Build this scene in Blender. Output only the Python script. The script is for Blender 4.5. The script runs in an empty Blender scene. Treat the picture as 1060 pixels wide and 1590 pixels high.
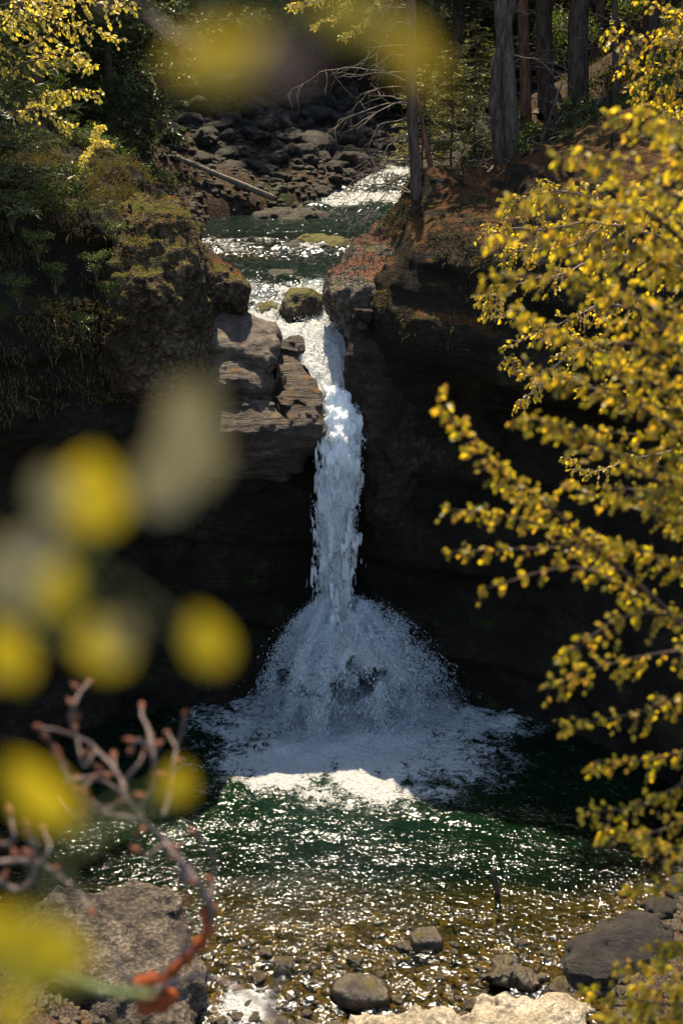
import bpy, math, random
import numpy as np
from mathutils import Vector, Matrix, Euler

C = bpy.context.scene
COL = C.collection
random.seed(11)
RNG = np.random.default_rng(11)
R = math.radians

# ------------------------------------------------------------------ camera
CAM_Z = 12.8
PITCH = 18.0
cam_d = bpy.data.cameras.new("camera")
cam = bpy.data.objects.new("camera", cam_d)
COL.objects.link(cam)
cam.location = (0, 0, CAM_Z)
cam.rotation_euler = (R(90 - PITCH), 0, 0)
cam_d.sensor_fit = 'VERTICAL'
cam_d.sensor_height = 36
cam_d.sensor_width = 24
cam_d.lens = 50
cam_d.clip_start = 0.05
cam_d.clip_end = 600
cam_d.dof.use_dof = True
cam_d.dof.focus_distance = 27.0
cam_d.dof.aperture_fstop = 2.6
C.camera = cam

# ------------------------------------------------------------------ world, sun, exposure
SUN_EL, SUN_AZ = 67.0, -5.0
w = bpy.data.worlds.new("World")
C.world = w
w.use_nodes = True
nt = w.node_tree
bg = nt.nodes['Background']
sky = nt.nodes.new('ShaderNodeTexSky')
sky.sky_type = 'NISHITA'
sky.sun_disc = False
sky.sun_elevation = R(SUN_EL)
sky.sun_rotation = R(SUN_AZ)
nt.links.new(sky.outputs[0], bg.inputs[0])
bg.inputs[1].default_value = 0.125
sd = bpy.data.lights.new("sun", 'SUN')
sd.energy = 5.0
sd.angle = R(0.5)
sd.color = (1.0, 0.85, 0.62)
sun = bpy.data.objects.new("sun", sd)
COL.objects.link(sun)
S = Vector((math.sin(R(SUN_AZ)) * math.cos(R(SUN_EL)), math.cos(R(SUN_AZ)) * math.cos(R(SUN_EL)), math.sin(R(SUN_EL))))
sun.rotation_euler = S.to_track_quat('Z', 'Y').to_euler()
sun.location = (-4, 60, 60)
C.view_settings.view_transform = 'Standard'
C.view_settings.look = 'None'
C.view_settings.exposure = 1.15
C.view_settings.gamma = 1.0
C.render.engine = 'CYCLES'
C.cycles.use_denoising = True
C.cycles.max_bounces = 6
C.cycles.diffuse_bounces = 3
C.cycles.glossy_bounces = 2
C.cycles.transmission_bounces = 4
C.cycles.transparent_max_bounces = 12
C.cycles.caustics_reflective = False
C.cycles.caustics_refractive = False
C.cycles.sample_clamp_indirect = 4

# ------------------------------------------------------------------ helpers: placing
cP, sP = math.cos(R(PITCH)), math.sin(R(PITCH))
def P(px, py, Y):
    """point of the scene seen towards (px, py) of the photograph at the distance y = Y"""
    dx, dv = (px - 530) / 2208.0, (795 - py) / 2208.0
    d = Vector((dx, cP + dv * sP, -sP + dv * cP))
    t = Y / d.y
    return Vector((d.x * t, Y, CAM_Z + d.z * t))
def PZ(px, py, z=0.0):
    dx, dv = (px - 530) / 2208.0, (795 - py) / 2208.0
    d = Vector((dx, cP + dv * sP, -sP + dv * cP))
    t = (z - CAM_Z) / d.z
    return Vector((d.x * t, d.y * t, z))

# ------------------------------------------------------------------ helpers: noise
_N = 64
_LAT = RNG.random((_N, _N, _N)).astype(np.float32) * 2 - 1
def vnoise(x, y, z, o=0):
    x = x + 17.3 * o; y = y + 5.7 * o; z = z + 9.1 * o
    xi = np.floor(x).astype(np.int32); yi = np.floor(y).astype(np.int32); zi = np.floor(z).astype(np.int32)
    fx = (x - xi).astype(np.float32); fy = (y - yi).astype(np.float32); fz = (z - zi).astype(np.float32)
    fx = fx * fx * (3 - 2 * fx); fy = fy * fy * (3 - 2 * fy); fz = fz * fz * (3 - 2 * fz)
    x0 = xi & 63; x1 = (xi + 1) & 63; y0 = yi & 63; y1 = (yi + 1) & 63; z0 = zi & 63; z1 = (zi + 1) & 63
    L = _LAT
    a = L[x0, y0, z0] * (1 - fx) + L[x1, y0, z0] * fx
    b = L[x0, y1, z0] * (1 - fx) + L[x1, y1, z0] * fx
    c = L[x0, y0, z1] * (1 - fx) + L[x1, y0, z1] * fx
    d = L[x0, y1, z1] * (1 - fx) + L[x1, y1, z1] * fx
    return (a * (1 - fy) + b * fy) * (1 - fz) + (c * (1 - fy) + d * fy) * fz
def fbm(x, y, z, oct=4, gain=0.5, lac=2.03, seed=0):
    s = 0; a = 1.0; f = 1.0
    for i in range(oct):
        s = s + a * vnoise(x * f, y * f, z * f, i + 1 + seed * 7)
        a *= gain; f *= lac
    return s
def ridged(x, y, z, oct=3, seed=0):
    s = 0; a = 1.0; f = 1.0
    for i in range(oct):
        s = s + a * (1 - 2 * np.abs(vnoise(x * f, y * f, z * f, i + 3 + seed * 5)))
        a *= 0.5; f *= 2.1
    return s
def smin(a, b, k):
    h = np.clip(0.5 + 0.5 * (b - a) / k, 0, 1)
    return b * (1 - h) + a * h - k * h * (1 - h)
def smax(a, b, k): return -smin(-a, -b, k)
def tab(xs, ys): return lambda v: np.interp(v, xs, ys)

# ------------------------------------------------------------------ helpers: meshes
def mesh_from(name, V, Fq, smooth=True):
    me = bpy.data.meshes.new(name)
    V = np.asarray(V, np.float32); Fq = np.asarray(Fq, np.int32)
    me.vertices.add(len(V)); me.vertices.foreach_set('co', V.ravel())
    k = Fq.shape[1]
    me.loops.add(Fq.size); me.loops.foreach_set('vertex_index', Fq.ravel())
    me.polygons.add(len(Fq))
    me.polygons.foreach_set('loop_start', np.arange(0, Fq.size, k, dtype=np.int32))
    me.polygons.foreach_set('loop_total', np.full(len(Fq), k, np.int32))
    me.polygons.foreach_set('use_smooth', np.full(len(Fq), smooth, bool))
    me.update(calc_edges=True)
    me.validate()
    return me
def link(name, me, mat=None, parent=None, loc=None):
    o = bpy.data.objects.new(name, me); COL.objects.link(o)
    if mat is not None and me is not None and not me.materials: me.materials.append(mat)
    if parent is not None: o.parent = parent
    if loc is not None: o.location = loc
    return o
def tag(o, label=None, cat=None, group=None, kind=None):
    if label: o['label'] = label
    if cat: o['category'] = cat
    if group: o['group'] = group
    if kind: o['kind'] = kind
    return o
def thing(name, loc, label, cat, group=None, kind=None):
    o = bpy.data.objects.new(name, None); COL.objects.link(o)
    o.location = loc; o.empty_display_size = 0.2
    return tag(o, label, cat, group, kind)
def copy_tree(o, parent=None):
    c = o.copy(); COL.objects.link(c)
    if parent is not None: c.parent = parent
    for ch in [q for q in COL.objects if q.parent == o]:
        copy_tree(ch, c)
    return c
def rebase(V, org): return np.asarray(V, np.float32) - np.array(org, np.float32)

def surface_nets(F, lo, h):
    """F sampled on a grid, negative inside; quads of its zero surface"""
    nx, ny, nz = F.shape
    S_ = F < 0
    cs = np.zeros((nx - 1, ny - 1, nz - 1), np.int8)
    for i in (0, 1):
        for j in (0, 1):
            for k in (0, 1):
                cs += S_[i:nx - 1 + i, j:ny - 1 + j, k:nz - 1 + k]
    act = (cs > 0) & (cs < 8)
    I, J, K = np.nonzero(act)
    acc = np.zeros((len(I), 3), np.float32); cnt = np.zeros(len(I), np.float32)
    corners = [(i, j, k) for i in (0, 1) for j in (0, 1) for k in (0, 1)]
    for a in corners:
        for ax in range(3):
            if a[ax]: continue
            b = list(a); b[ax] = 1
            fa = F[I + a[0], J + a[1], K + a[2]]; fb = F[I + b[0], J + b[1], K + b[2]]
            m = (fa < 0) != (fb < 0)
            t = np.where(m, fa / np.where(m, fa - fb, 1), 0)
            for q in range(3):
                acc[:, q] += np.where(m, a[q] + (t if q == ax else 0), 0)
            cnt += m
    V = (np.stack([I, J, K], 1) + acc / cnt[:, None]) * h + np.array(lo)
    idx = np.full(act.shape, -1, np.int32); idx[I, J, K] = np.arange(len(I))
    quads = []
    for ax in range(3):
        sl0 = [slice(1, -1)] * 3; sl1 = [slice(1, -1)] * 3
        sl0[ax] = slice(0, -1); sl1[ax] = slice(1, None)
        A = S_[tuple(sl0)]; B = S_[tuple(sl1)]
        E = np.nonzero(A != B)
        p = [E[q] + (0 if q == ax else 1) for q in range(3)]
        u, v = (ax + 1) % 3, (ax + 2) % 3
        def c(du, dv):
            q = [p[0].copy(), p[1].copy(), p[2].copy()]
            q[u] = q[u] - du; q[v] = q[v] - dv
            return idx[q[0], q[1], q[2]]
        Q = np.stack([c(1, 1), c(0, 1), c(0, 0), c(1, 0)], 1)
        flip = ~A[E]
        Q[flip] = Q[flip][:, ::-1]
        quads.append(Q)
    Q = np.concatenate(quads)
    Q = Q[(Q >= 0).all(1)]
    return V, Q
def sdf_mesh(fn, lo, hi, h, detail=None, band=0.6):
    xs = np.arange(lo[0], hi[0] + h, h, dtype=np.float32); ys = np.arange(lo[1], hi[1] + h, h, dtype=np.float32)
    zs = np.arange(lo[2], hi[2] + h, h, dtype=np.float32)
    X, Y, Z = np.meshgrid(xs, ys, zs, indexing='ij')
    F = fn(X, Y, Z).astype(np.float32)
    if detail is not None:
        m = np.abs(F) < band
        F[m] += detail(X[m], Y[m], Z[m]).astype(np.float32)
    F[0] = F[-1] = 1; F[:, 0] = F[:, -1] = 1; F[:, :, 0] = F[:, :, -1] = 1
    return surface_nets(F, lo, h)

def tubes(paths, seg=6):
    """paths: list of (points, radii); one vertex/face array of tapered tubes"""
    VV, FF = [], []; off = 0
    for pts, rad in paths:
        n = len(pts)
        if n < 2: continue
        pts = np.asarray([tuple(p) for p in pts], np.float32)
        T = np.gradient(pts, axis=0); T /= (np.linalg.norm(T, axis=1, keepdims=True) + 1e-9)
        up = np.array([0, 0, 1.0]) if abs(T[0, 2]) < 0.9 else np.array([1.0, 0, 0])
        N = np.cross(T, up); N /= (np.linalg.norm(N, axis=1, keepdims=True) + 1e-9)
        B = np.cross(T, N)
        a = np.linspace(0, 2 * np.pi, seg, endpoint=False)
        r = np.asarray(rad, np.float32)[:, None, None]
        ring = pts[:, None] + r * (np.cos(a)[None, :, None] * N[:, None] + np.sin(a)[None, :, None] * B[:, None])
        VV.append(ring.reshape(-1, 3))
        i = np.arange(n - 1)[:, None] * seg; j = np.arange(seg)[None]; j2 = (j + 1) % seg
        FF.append(np.stack([i + j, i + j2, i + seg + j2, i + seg + j], -1).reshape(-1, 4) + off)
        off += n * seg
        tip = pts[-1] + T[-1] * r[-1, 0, 0]
        VV.append(tip[None])                                   # closed tip
        k = (n - 1) * seg + np.arange(seg); tipi = np.full(seg, n * seg)
        FF.append(np.stack([k, np.roll(k, -1), tipi, tipi], 1) + (off - n * seg))
        off += 1
    return np.concatenate(VV), np.concatenate(FF)
def tube_mesh(name, paths, seg=6, org=(0, 0, 0)):
    V, F = tubes(paths, seg)
    # split quads / tip triangles
    tri = F[:, 2] == F[:, 3]
    me = bpy.data.meshes.new(name)
    V = rebase(V, org)
    loops = np.concatenate([F[~tri].ravel(), F[tri][:, :3].ravel()]).astype(np.int32)
    nq, ntr = int((~tri).sum()), int(tri.sum())
    me.vertices.add(len(V)); me.vertices.foreach_set('co', V.astype(np.float32).ravel())
    me.loops.add(len(loops)); me.loops.foreach_set('vertex_index', loops)
    me.polygons.add(nq + ntr)
    ls = np.concatenate([np.arange(nq) * 4, nq * 4 + np.arange(ntr) * 3]).astype(np.int32)
    lt = np.concatenate([np.full(nq, 4), np.full(ntr, 3)]).astype(np.int32)
    me.polygons.foreach_set('loop_start', ls); me.polygons.foreach_set('loop_total', lt)
    me.polygons.foreach_set('use_smooth', np.ones(nq + ntr, bool))
    me.update(calc_edges=True); me.validate()
    return me
def spline(pts, n):
    pts = np.asarray([tuple(p) for p in pts], float)
    if len(pts) == 2:
        t = np.linspace(0, 1, n)[:, None]; return pts[0] * (1 - t) + pts[1] * t
    pp = np.vstack([2 * pts[0] - pts[1], pts, 2 * pts[-1] - pts[-2]])
    out = []
    m = len(pts) - 1
    for u in np.linspace(0, m - 1e-6, n):
        i = int(u); t = u - i
        a, b, c, d = pp[i], pp[i + 1], pp[i + 2], pp[i + 3]
        out.append(0.5 * ((2 * b) + (c - a) * t + (2 * a - 5 * b + 4 * c - d) * t * t + (-a + 3 * b - 3 * c + d) * t ** 3))
    return np.array(out)
def wob(pts, amp, seed, f=1.5):
    p = np.asarray(pts, np.float32)
    s = np.linspace(0, 1, len(p))
    L = np.linalg.norm(np.diff(p, axis=0), axis=1).sum()
    q = p.copy(); w_ = np.minimum(1, s * 6)
    for k in range(3):
        q[:, k] += amp * w_ * fbm(s * L * f, np.full(len(p), seed * 1.37 + k * 11.1), np.full(len(p), 3.3 * k), 3)
    return q

def leaves(pos, direc, nrm, size, width=0.36, fold=0.12):
    """leaf blades (two quads folded on the midrib)"""
    pos = np.asarray(pos, np.float32); d = np.asarray(direc, np.float32); n = np.asarray(nrm, np.float32)
    d /= (np.linalg.norm(d, axis=1, keepdims=True) + 1e-9)
    s = np.cross(n, d); s /= (np.linalg.norm(s, axis=1, keepdims=True) + 1e-9)
    u = np.cross(d, s)
    size = np.broadcast_to(np.asarray(size, np.float32), (len(pos),))[:, None]
    tpl = [(0, 0, 0), (.32, width, fold), (.72, width * .78, fold * .6), (1, 0, -0.06), (.72, -width * .78, fold * .6), (.32, -width, fold)]
    V = np.stack([pos + size * (a * d + b * s + c * u) for a, b, c in tpl], 1).reshape(-1, 3)
    o = np.arange(len(pos))[:, None] * 6
    F = np.concatenate([o + np.array([[0, 1, 2, 3]]), o + np.array([[0, 3, 4, 5]])])
    return V, F
def blades(base, tip, width, bend=None):
    """narrow grass or needle blades: a quad and a pointed end"""
    base = np.asarray(base, np.float32); tip = np.asarray(tip, np.float32)
    d = tip - base
    s = np.cross(d, RNG.normal(size=d.shape)); s /= (np.linalg.norm(s, axis=1, keepdims=True) + 1e-9)
    w_ = np.broadcast_to(np.asarray(width, np.float32), (len(base),))[:, None]
    mid = (base + tip) / 2
    if bend is not None: mid = mid + bend
    V = np.stack([base - s * w_ * .5, base + s * w_ * .5, mid + s * w_ * .5, mid - s * w_ * .5, tip - s * w_ * .1, tip + s * w_ * .1], 1).reshape(-1, 3)
    o = np.arange(len(base))[:, None] * 6
    F = np.concatenate([o + np.array([[0, 1, 2, 3]]), o + np.array([[3, 2, 5, 4]])])
    return V, F
def unit(n):
    v = RNG.normal(size=(n, 3)); return v / np.linalg.norm(v, axis=1, keepdims=True)

# ------------------------------------------------------------------ materials
class NT:
    def __init__(s, name):
        s.m = bpy.data.materials.new(name); s.m.use_nodes = True; s.t = s.m.node_tree
        s.t.nodes.clear(); s.out = s.n('ShaderNodeOutputMaterial')
    def n(s, typ, **kw):
        o = s.t.nodes.new(typ)
        for k, v in kw.items(): setattr(o, k, v)
        return o
    def l(s, a, b): s.t.links.new(a, b)
    def noise(s, vec, scale, detail=4, rough=0.55, dist=0.0):
        o = s.n('ShaderNodeTexNoise'); o.inputs['Scale'].default_value = scale; o.inputs['Detail'].default_value = detail
        o.inputs['Roughness'].default_value = rough; o.inputs['Distortion'].default_value = dist
        if vec is not None: s.l(vec, o.inputs['Vector'])
        return o.outputs['Fac']
    def voro(s, vec, scale, feature='F1', out='Distance'):
        o = s.n('ShaderNodeTexVoronoi', feature=feature); o.inputs['Scale'].default_value = scale
        s.l(vec, o.inputs['Vector']); return o.outputs[out]
    def ramp(s, fac, stops, interp='LINEAR'):
        o = s.n('ShaderNodeValToRGB'); cr = o.color_ramp; cr.interpolation = interp
        while len(cr.elements) < len(stops): cr.elements.new(0.5)
        for e, (p, c) in zip(cr.elements, stops):
            e.position = p; e.color = (*c, 1) if len(c) == 3 else c
        s.l(fac, o.inputs[0]); return o.outputs[0]
    def math(s, op, a, b=None, c=None, clamp=False):
        o = s.n('ShaderNodeMath', operation=op); o.use_clamp = clamp
        for i, v in enumerate((a, b, c)):
            if v is None: continue
            if hasattr(v, 'links'): s.l(v, o.inputs[i])
            else: o.inputs[i].default_value = v
        return o.outputs[0]
    def sstep(s, v, a, b):
        o = s.n('ShaderNodeMapRange', interpolation_type='SMOOTHSTEP'); s.l(v, o.inputs[0])
        o.inputs[1].default_value = a; o.inputs[2].default_value = b; return o.outputs[0]
    def mix(s, fac, a, b):
        o = s.n('ShaderNodeMix', data_type='RGBA')
        for v, i in ((fac, 0), (a, 6), (b, 7)):
            if hasattr(v, 'links'): s.l(v, o.inputs[i])
            elif i == 0: o.inputs[0].default_value = v
            else: o.inputs[i].default_value = (*v, 1)
        return o.outputs[2]
    def bump(s, h, strength=0.5, dist=0.05, nrm=None):
        o = s.n('ShaderNodeBump'); o.inputs['Strength'].default_value = strength; o.inputs['Distance'].default_value = dist
        s.l(h, o.inputs['Height'])
        if nrm is not None: s.l(nrm, o.inputs['Normal'])
        return o.outputs[0]
    def mapping(s, vec, scale):
        o = s.n('ShaderNodeMapping'); s.l(vec, o.inputs[0]); o.inputs['Scale'].default_value = scale; return o.outputs[0]
    def pos(s): return s.n('ShaderNodeNewGeometry').outputs['Position']
    def objc(s): return s.n('ShaderNodeTexCoord').outputs['Object']
    def nz(s, nrm='Normal'):
        o = s.n('ShaderNodeSeparateXYZ'); s.l(s.n('ShaderNodeNewGeometry').outputs[nrm], o.inputs[0]); return o.outputs
    def principled(s, color, rough=0.8, spec=0.3, nrm=None):
        o = s.n('ShaderNodeBsdfPrincipled')
        for v, k in ((color, 'Base Color'), (rough, 'Roughness'), (spec, 'Specular IOR Level')):
            if hasattr(v, 'links'): s.l(v, o.inputs[k])
            elif k == 'Base Color': o.inputs[k].default_value = (*v, 1)
            else: o.inputs[k].default_value = v
        if nrm is not None: s.l(nrm, o.inputs['Normal'])
        return o.outputs[0]
    def mixs(s, fac, a, b):
        o = s.n('ShaderNodeMixShader')
        if hasattr(fac, 'links'): s.l(fac, o.inputs[0])
        else: o.inputs[0].default_value = fac
        s.l(a, o.inputs[1]); s.l(b, o.inputs[2]); return o.outputs[0]
    def done(s, sh): s.l(sh, s.out.inputs[0]); return s.m

def rock_mat(name, dark, mid, light, moss=(0.05, 0.06, 0.015), moss_amt=0.0, litter=(0.22, 0.06, 0.02), litter_amt=0.0, litter_z=None,
             pebble=0.0, strata=0.0, rough=0.75, scale=1.0, bump=0.6, obj=False, spec=0.35, wetz=None):
    s = NT(name); p = s.objc() if obj else s.pos()
    n1 = s.noise(p, 0.9 * scale, 6, 0.6, 0.4); n2 = s.noise(p, 9 * scale, 6, 0.65)
    n3 = s.noise(p, 42 * scale, 4, 0.7)
    c = s.ramp(n1, [(0.32, dark), (0.5, mid), (0.68, light)])
    c = s.mix(s.sstep(n2, 0.38, 0.62), s.mix(0.55, c, (0.02, 0.017, 0.013)), c)
    c = s.mix(s.sstep(n3, 0.55, 0.72), c, s.mix(0.55, c, light))
    hgt = s.math('ADD', s.math('MULTIPLY', n2, 1.0), s.math('MULTIPLY', n3, 0.35))
    if strata > 0:
        wn = s.n('ShaderNodeMapping'); s.l(p, wn.inputs[0]); wn.inputs['Scale'].default_value = (0.8, 0.8, 9); wn.inputs['Rotation'].default_value = (R(8), R(-10), 0)
        st = s.noise(wn.outputs[0], 1.6 * scale, 6, 0.7, 0.3)
        hgt = s.math('ADD', hgt, s.math('MULTIPLY', st, 3.0 * strata))
        c = s.mix(s.sstep(st, 0.36, 0.5), s.mix(0.6, c, (0.02, 0.015, 0.01)), c)
    if pebble > 0:
        v = s.voro(p, 11 * scale, 'SMOOTH_F1'); v2 = s.voro(p, 26 * scale)
        hgt = s.math('SUBTRACT', hgt, s.math('MULTIPLY', v, 1.6 * pebble))
        hgt = s.math('SUBTRACT', hgt, s.math('MULTIPLY', v2, 0.8 * pebble))
        c = s.mix(s.sstep(v, 0.25, 0.55), c, s.mix(0.65, c, (0.02, 0.016, 0.01)))
    nz = s.nz()[2]
    if moss_amt > 0:
        k = s.math('ADD', s.math('MULTIPLY', nz, 0.55), s.noise(p, 2.2 * scale, 5, 0.65))
        m = s.sstep(k, 1.05 - 0.45 * moss_amt, 1.25 - 0.45 * moss_amt)
        mc = s.mix(s.noise(p, 14, 3), moss, (moss[0] * 2.2, moss[1] * 1.9, moss[2] * 1.5))
        c = s.mix(m, c, mc)
        hgt = s.math('ADD', hgt, s.math('MULTIPLY', s.math('MULTIPLY', m, s.noise(p, 60, 3)), 1.0))
    if litter_amt > 0:
        k = s.math('ADD', s.math('MULTIPLY', nz, 0.6), s.noise(p, 1.5 * scale, 5, 0.6))
        m = s.sstep(k, 1.1 - 0.45 * litter_amt, 1.2 - 0.45 * litter_amt)
        if litter_z is not None:
            zz = s.n('ShaderNodeSeparateXYZ'); s.l(s.pos(), zz.inputs[0]); m = s.math('MULTIPLY', s.math('MULTIPLY', m, s.sstep(zz.outputs[2], litter_z, litter_z + .6)), s.sstep(zz.outputs[0], -1.0, 0.0))
        vc = s.voro(p, 32, 'F1', 'Color')
        sep = s.n('ShaderNodeSeparateColor'); s.l(vc, sep.inputs[0])
        lc = s.ramp(sep.outputs[0], [(0.0, (0.03, 0.012, 0.006)), (0.35, litter), (0.7, (litter[0] * 1.7, litter[1] * 1.6, litter[2] * 1.3)), (1.0, (0.05, 0.07, 0.012))])
        c = s.mix(m, c, lc)
        hgt = s.math('ADD', hgt, s.math('MULTIPLY', s.math('MULTIPLY', m, sep.outputs[1]), 1.5))
    rg = rough
    if wetz is not None:
        z = s.nz.__self__.n('ShaderNodeSeparateXYZ'); s.l(s.pos(), z.inputs[0])
        wet = s.math('SUBTRACT', 1.0, s.sstep(s.math('ADD', z.outputs[2], s.math('MULTIPLY', n1, -0.3)), wetz - 0.1, wetz + 0.15))
        c = s.mix(wet, c, s.mix(0.55, c, (0.01, 0.009, 0.006)))
        rg = s.math('SUBTRACT', rough, s.math('MULTIPLY', wet, rough - 0.25))
    return s.done(s.principled(c, rg, spec, s.bump(hgt, bump, 0.07)))

M = {}
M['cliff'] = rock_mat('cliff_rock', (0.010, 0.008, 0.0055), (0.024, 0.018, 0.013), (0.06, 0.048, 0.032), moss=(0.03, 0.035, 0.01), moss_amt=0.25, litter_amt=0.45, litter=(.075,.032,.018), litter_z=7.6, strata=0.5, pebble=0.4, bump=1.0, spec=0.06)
M['outcrop'] = rock_mat('conglomerate_rock', (0.05, 0.032, 0.018), (0.12, 0.082, 0.05), (0.30, 0.22, 0.145), spec=.08, moss=(0.06, 0.06, 0.012), moss_amt=0.6, litter_amt=0.08, litter=(.16,.05,.02), pebble=1.0, bump=1.0)
M['ledge'] = rock_mat('layered_rock', (0.045, 0.032, 0.023), (0.11, 0.08, 0.058), (0.25, 0.195, 0.145), moss=(0.10, 0.06, 0.012), moss_amt=0.12, strata=1.0, bump=1.0, rough=0.5, spec=0.22)
M['darkrock'] = rock_mat('brown_wet_rock', (0.016, 0.010, 0.007), (0.045, 0.029, 0.019), (0.10, 0.068, 0.046), spec=.12, strata=0.3, pebble=0.2, bump=0.9, rough=0.55)
M['slab'] = rock_mat('slab_rock', (0.07, 0.052, 0.038), (0.12, 0.092, 0.068), (0.19, 0.15, 0.11), strata=0.25, bump=0.7, rough=0.6, spec=0.2)
M['rightrock'] = rock_mat('leaf_strewn_rock', (0.08, 0.06, 0.045), (0.15, 0.12, 0.09), (0.25, 0.2, 0.15), moss=(0.04, 0.05, 0.012), moss_amt=0.45, litter_amt=0.45, litter=(0.12, 0.036, 0.015), pebble=0.8, bump=1.0)
M['boulder'] = rock_mat('boulder_rock', (0.05, 0.042, 0.032), (0.11, 0.094, 0.075), (0.22, 0.187, 0.148), moss_amt=0.12, obj=True, scale=2.4, bump=1.0, strata=.3, pebble=.3)
M['wetstone'] = rock_mat('wet_stone', (0.015, 0.010, 0.005), (0.05, 0.032, 0.014), (0.12, 0.078, 0.034), moss=(0.06, 0.06, 0.01), moss_amt=0.1, obj=True, scale=2.5, bump=0.5, rough=0.3, spec=0.5)
M['bigboulder'] = rock_mat('weathered_boulder_rock', (0.075, 0.054, 0.036), (0.155, 0.118, 0.083), (0.29, 0.23, 0.165), moss=(0.09, 0.08, 0.015), pebble=0.35, strata=.2, bump=0.8, scale=1.6)
M['pale'] = rock_mat('pale_shore_rock', (0.30, 0.24, 0.15), (0.46, 0.38, 0.26), (0.6, 0.52, 0.38), strata=0.3, bump=0.7, scale=2)
M['mossboulder'] = rock_mat('mossy_boulder_rock', (0.06, 0.045, 0.03), (0.12, 0.09, 0.06), (0.2, 0.16, 0.1), moss=(0.07, 0.07, 0.012), moss_amt=0.75, pebble=0.8, scale=1.8, bump=0.8)
M['bed'] = rock_mat('stream_bed', (0.08, 0.058, 0.018), (0.18, 0.13, 0.04), (0.30, 0.225, 0.08), pebble=1.0, scale=0.55, bump=0.8, rough=0.6)
def soil_above(m, z0=.06):
    t = m.node_tree; pr = [n for n in t.nodes if n.type == 'BSDF_PRINCIPLED'][0]; src = pr.inputs['Base Color'].links[0].from_socket
    g = t.nodes.new('ShaderNodeNewGeometry'); x = t.nodes.new('ShaderNodeSeparateXYZ'); t.links.new(g.outputs['Position'], x.inputs[0])
    mr = t.nodes.new('ShaderNodeMapRange'); t.links.new(x.outputs[2], mr.inputs[0]); mr.inputs[1].default_value = z0; mr.inputs[2].default_value = z0 + .12
    mx = t.nodes.new('ShaderNodeMix'); mx.data_type = 'RGBA'; mx.blend_type = 'MULTIPLY'; t.links.new(mr.outputs[0], mx.inputs[0]); t.links.new(src, mx.inputs[6]); mx.inputs[7].default_value = (.42, .28, .3, 1)
    t.links.new(mx.outputs[2], pr.inputs['Base Color'])
soil_above(M['bed'])

def ground_mat():
    s = NT('forest_floor'); p = s.pos()
    n = s.noise(p, 0.5, 6, 0.65); n2 = s.noise(p, 11, 5, 0.7)
    vc = s.voro(p, 24, 'F1', 'Color'); sep = s.n('ShaderNodeSeparateColor'); s.l(vc, sep.inputs[0])
    c = s.ramp(sep.outputs[0], [(0, (0.02, 0.012, 0.007)), (0.4, (0.036, 0.023, 0.014)), (0.75, (0.066, 0.042, 0.028)), (1, (0.13, 0.085, 0.06))])
    g = s.mix(n2, (0.02, 0.03, 0.008), (0.05, 0.065, 0.016))
    c = s.mix(s.sstep(n, 0.56, 0.66), c, g)
    h = s.math('ADD', s.math('MULTIPLY', n2, 1.2), sep.outputs[1])
    return s.done(s.principled(c, 0.9, 0.15, s.bump(h, 0.9, 0.08)))
M['ground'] = ground_mat()

def water_mat(name, tint, body, turb, gloss_rough, bscale, bstr, bdist, foamc=(0.80, 0.81, 0.77)):
    s = NT(name); p = s.pos()
    at = s.n('ShaderNodeAttribute', attribute_name='foam').outputs['Fac']
    dp = s.n('ShaderNodeAttribute', attribute_name='depth').outputs['Fac']
    pm = s.mapping(p, (1, 1.25, 1))
    h = s.math('ADD', s.noise(pm, bscale, 1.5, 0.5, 0.6), s.math('MULTIPLY', s.noise(pm, bscale * 2.7, 1, 0.5, 0.4), 0.3))
    h = s.math('MULTIPLY', h, s.math('ADD', 0.72, s.math('MULTIPLY', s.sstep(s.noise(pm, 0.9, 3, 0.6, 0.5), 0.35, 0.65), 0.5)))      # ruffled and calmer patches
    nr = s.bump(h, bstr, bdist)
    fr = s.n('ShaderNodeFresnel'); fr.inputs[0].default_value = 1.45; s.l(nr, fr.inputs[1])
    gl = s.n('ShaderNodeBsdfGlossy'); gl.inputs['Roughness'].default_value = gloss_rough; gl.inputs['Color'].default_value = (1, 1, 1, 1); s.l(nr, gl.inputs['Normal'])
    tr = s.n('ShaderNodeBsdfTransparent'); s.l(s.mix(dp, (0.78, 0.68, 0.30), tint), tr.inputs[0])
    df = s.n('ShaderNodeBsdfDiffuse'); df.inputs[0].default_value = (*body, 1)
    under = s.mixs(s.math('MULTIPLY', dp, turb), tr.outputs[0], df.outputs[0])
    wat = s.mixs(fr.outputs[0], under, gl.outputs[0])
    # foam: lacy net whose cells open as it thins out
    wv = s.mapping(p, (1.0, 1.0, 0.6))
    wn = s.noise(wv, 2.2, 4, 0.6, 0.8); n5 = s.noise(wv, 4.5, 3, 0.55, 1.0); wf = s.noise(wv, 13, 3, 0.6, 1.0)
    ridge = lambda v, g: s.math('SUBTRACT', 1.0, s.math('MULTIPLY', s.math('ABSOLUTE', s.math('SUBTRACT', v, 0.5)), g))
    k = s.math('ADD', s.math('ADD', s.math('MULTIPLY', at, 1.45), s.math('MULTIPLY', ridge(n5, 7.0), 0.38)), s.math('ADD', s.math('MULTIPLY', ridge(wf, 7.0), 0.32), s.math('MULTIPLY', s.math('SUBTRACT', wn, 0.5), 1.6)))
    fm = s.math('MULTIPLY', s.sstep(k, 0.85, 1.45), s.sstep(at, 0.02, 0.15))
    fb = s.bump(s.math('ADD', s.noise(p, 22, 5, 0.75), s.math('MULTIPLY', wf, 1.5)), 1.0, 0.12)
    fo = s.principled(foamc, 0.45, 0.4, fb)
    return s.done(s.mixs(fm, wat, fo))
M['pool'] = water_mat('pool_water', (0.09, 0.16, 0.03), (0.004, 0.018, 0.0065), 0.6, 0.08, 9.5, 1.0, 0.030)
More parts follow.
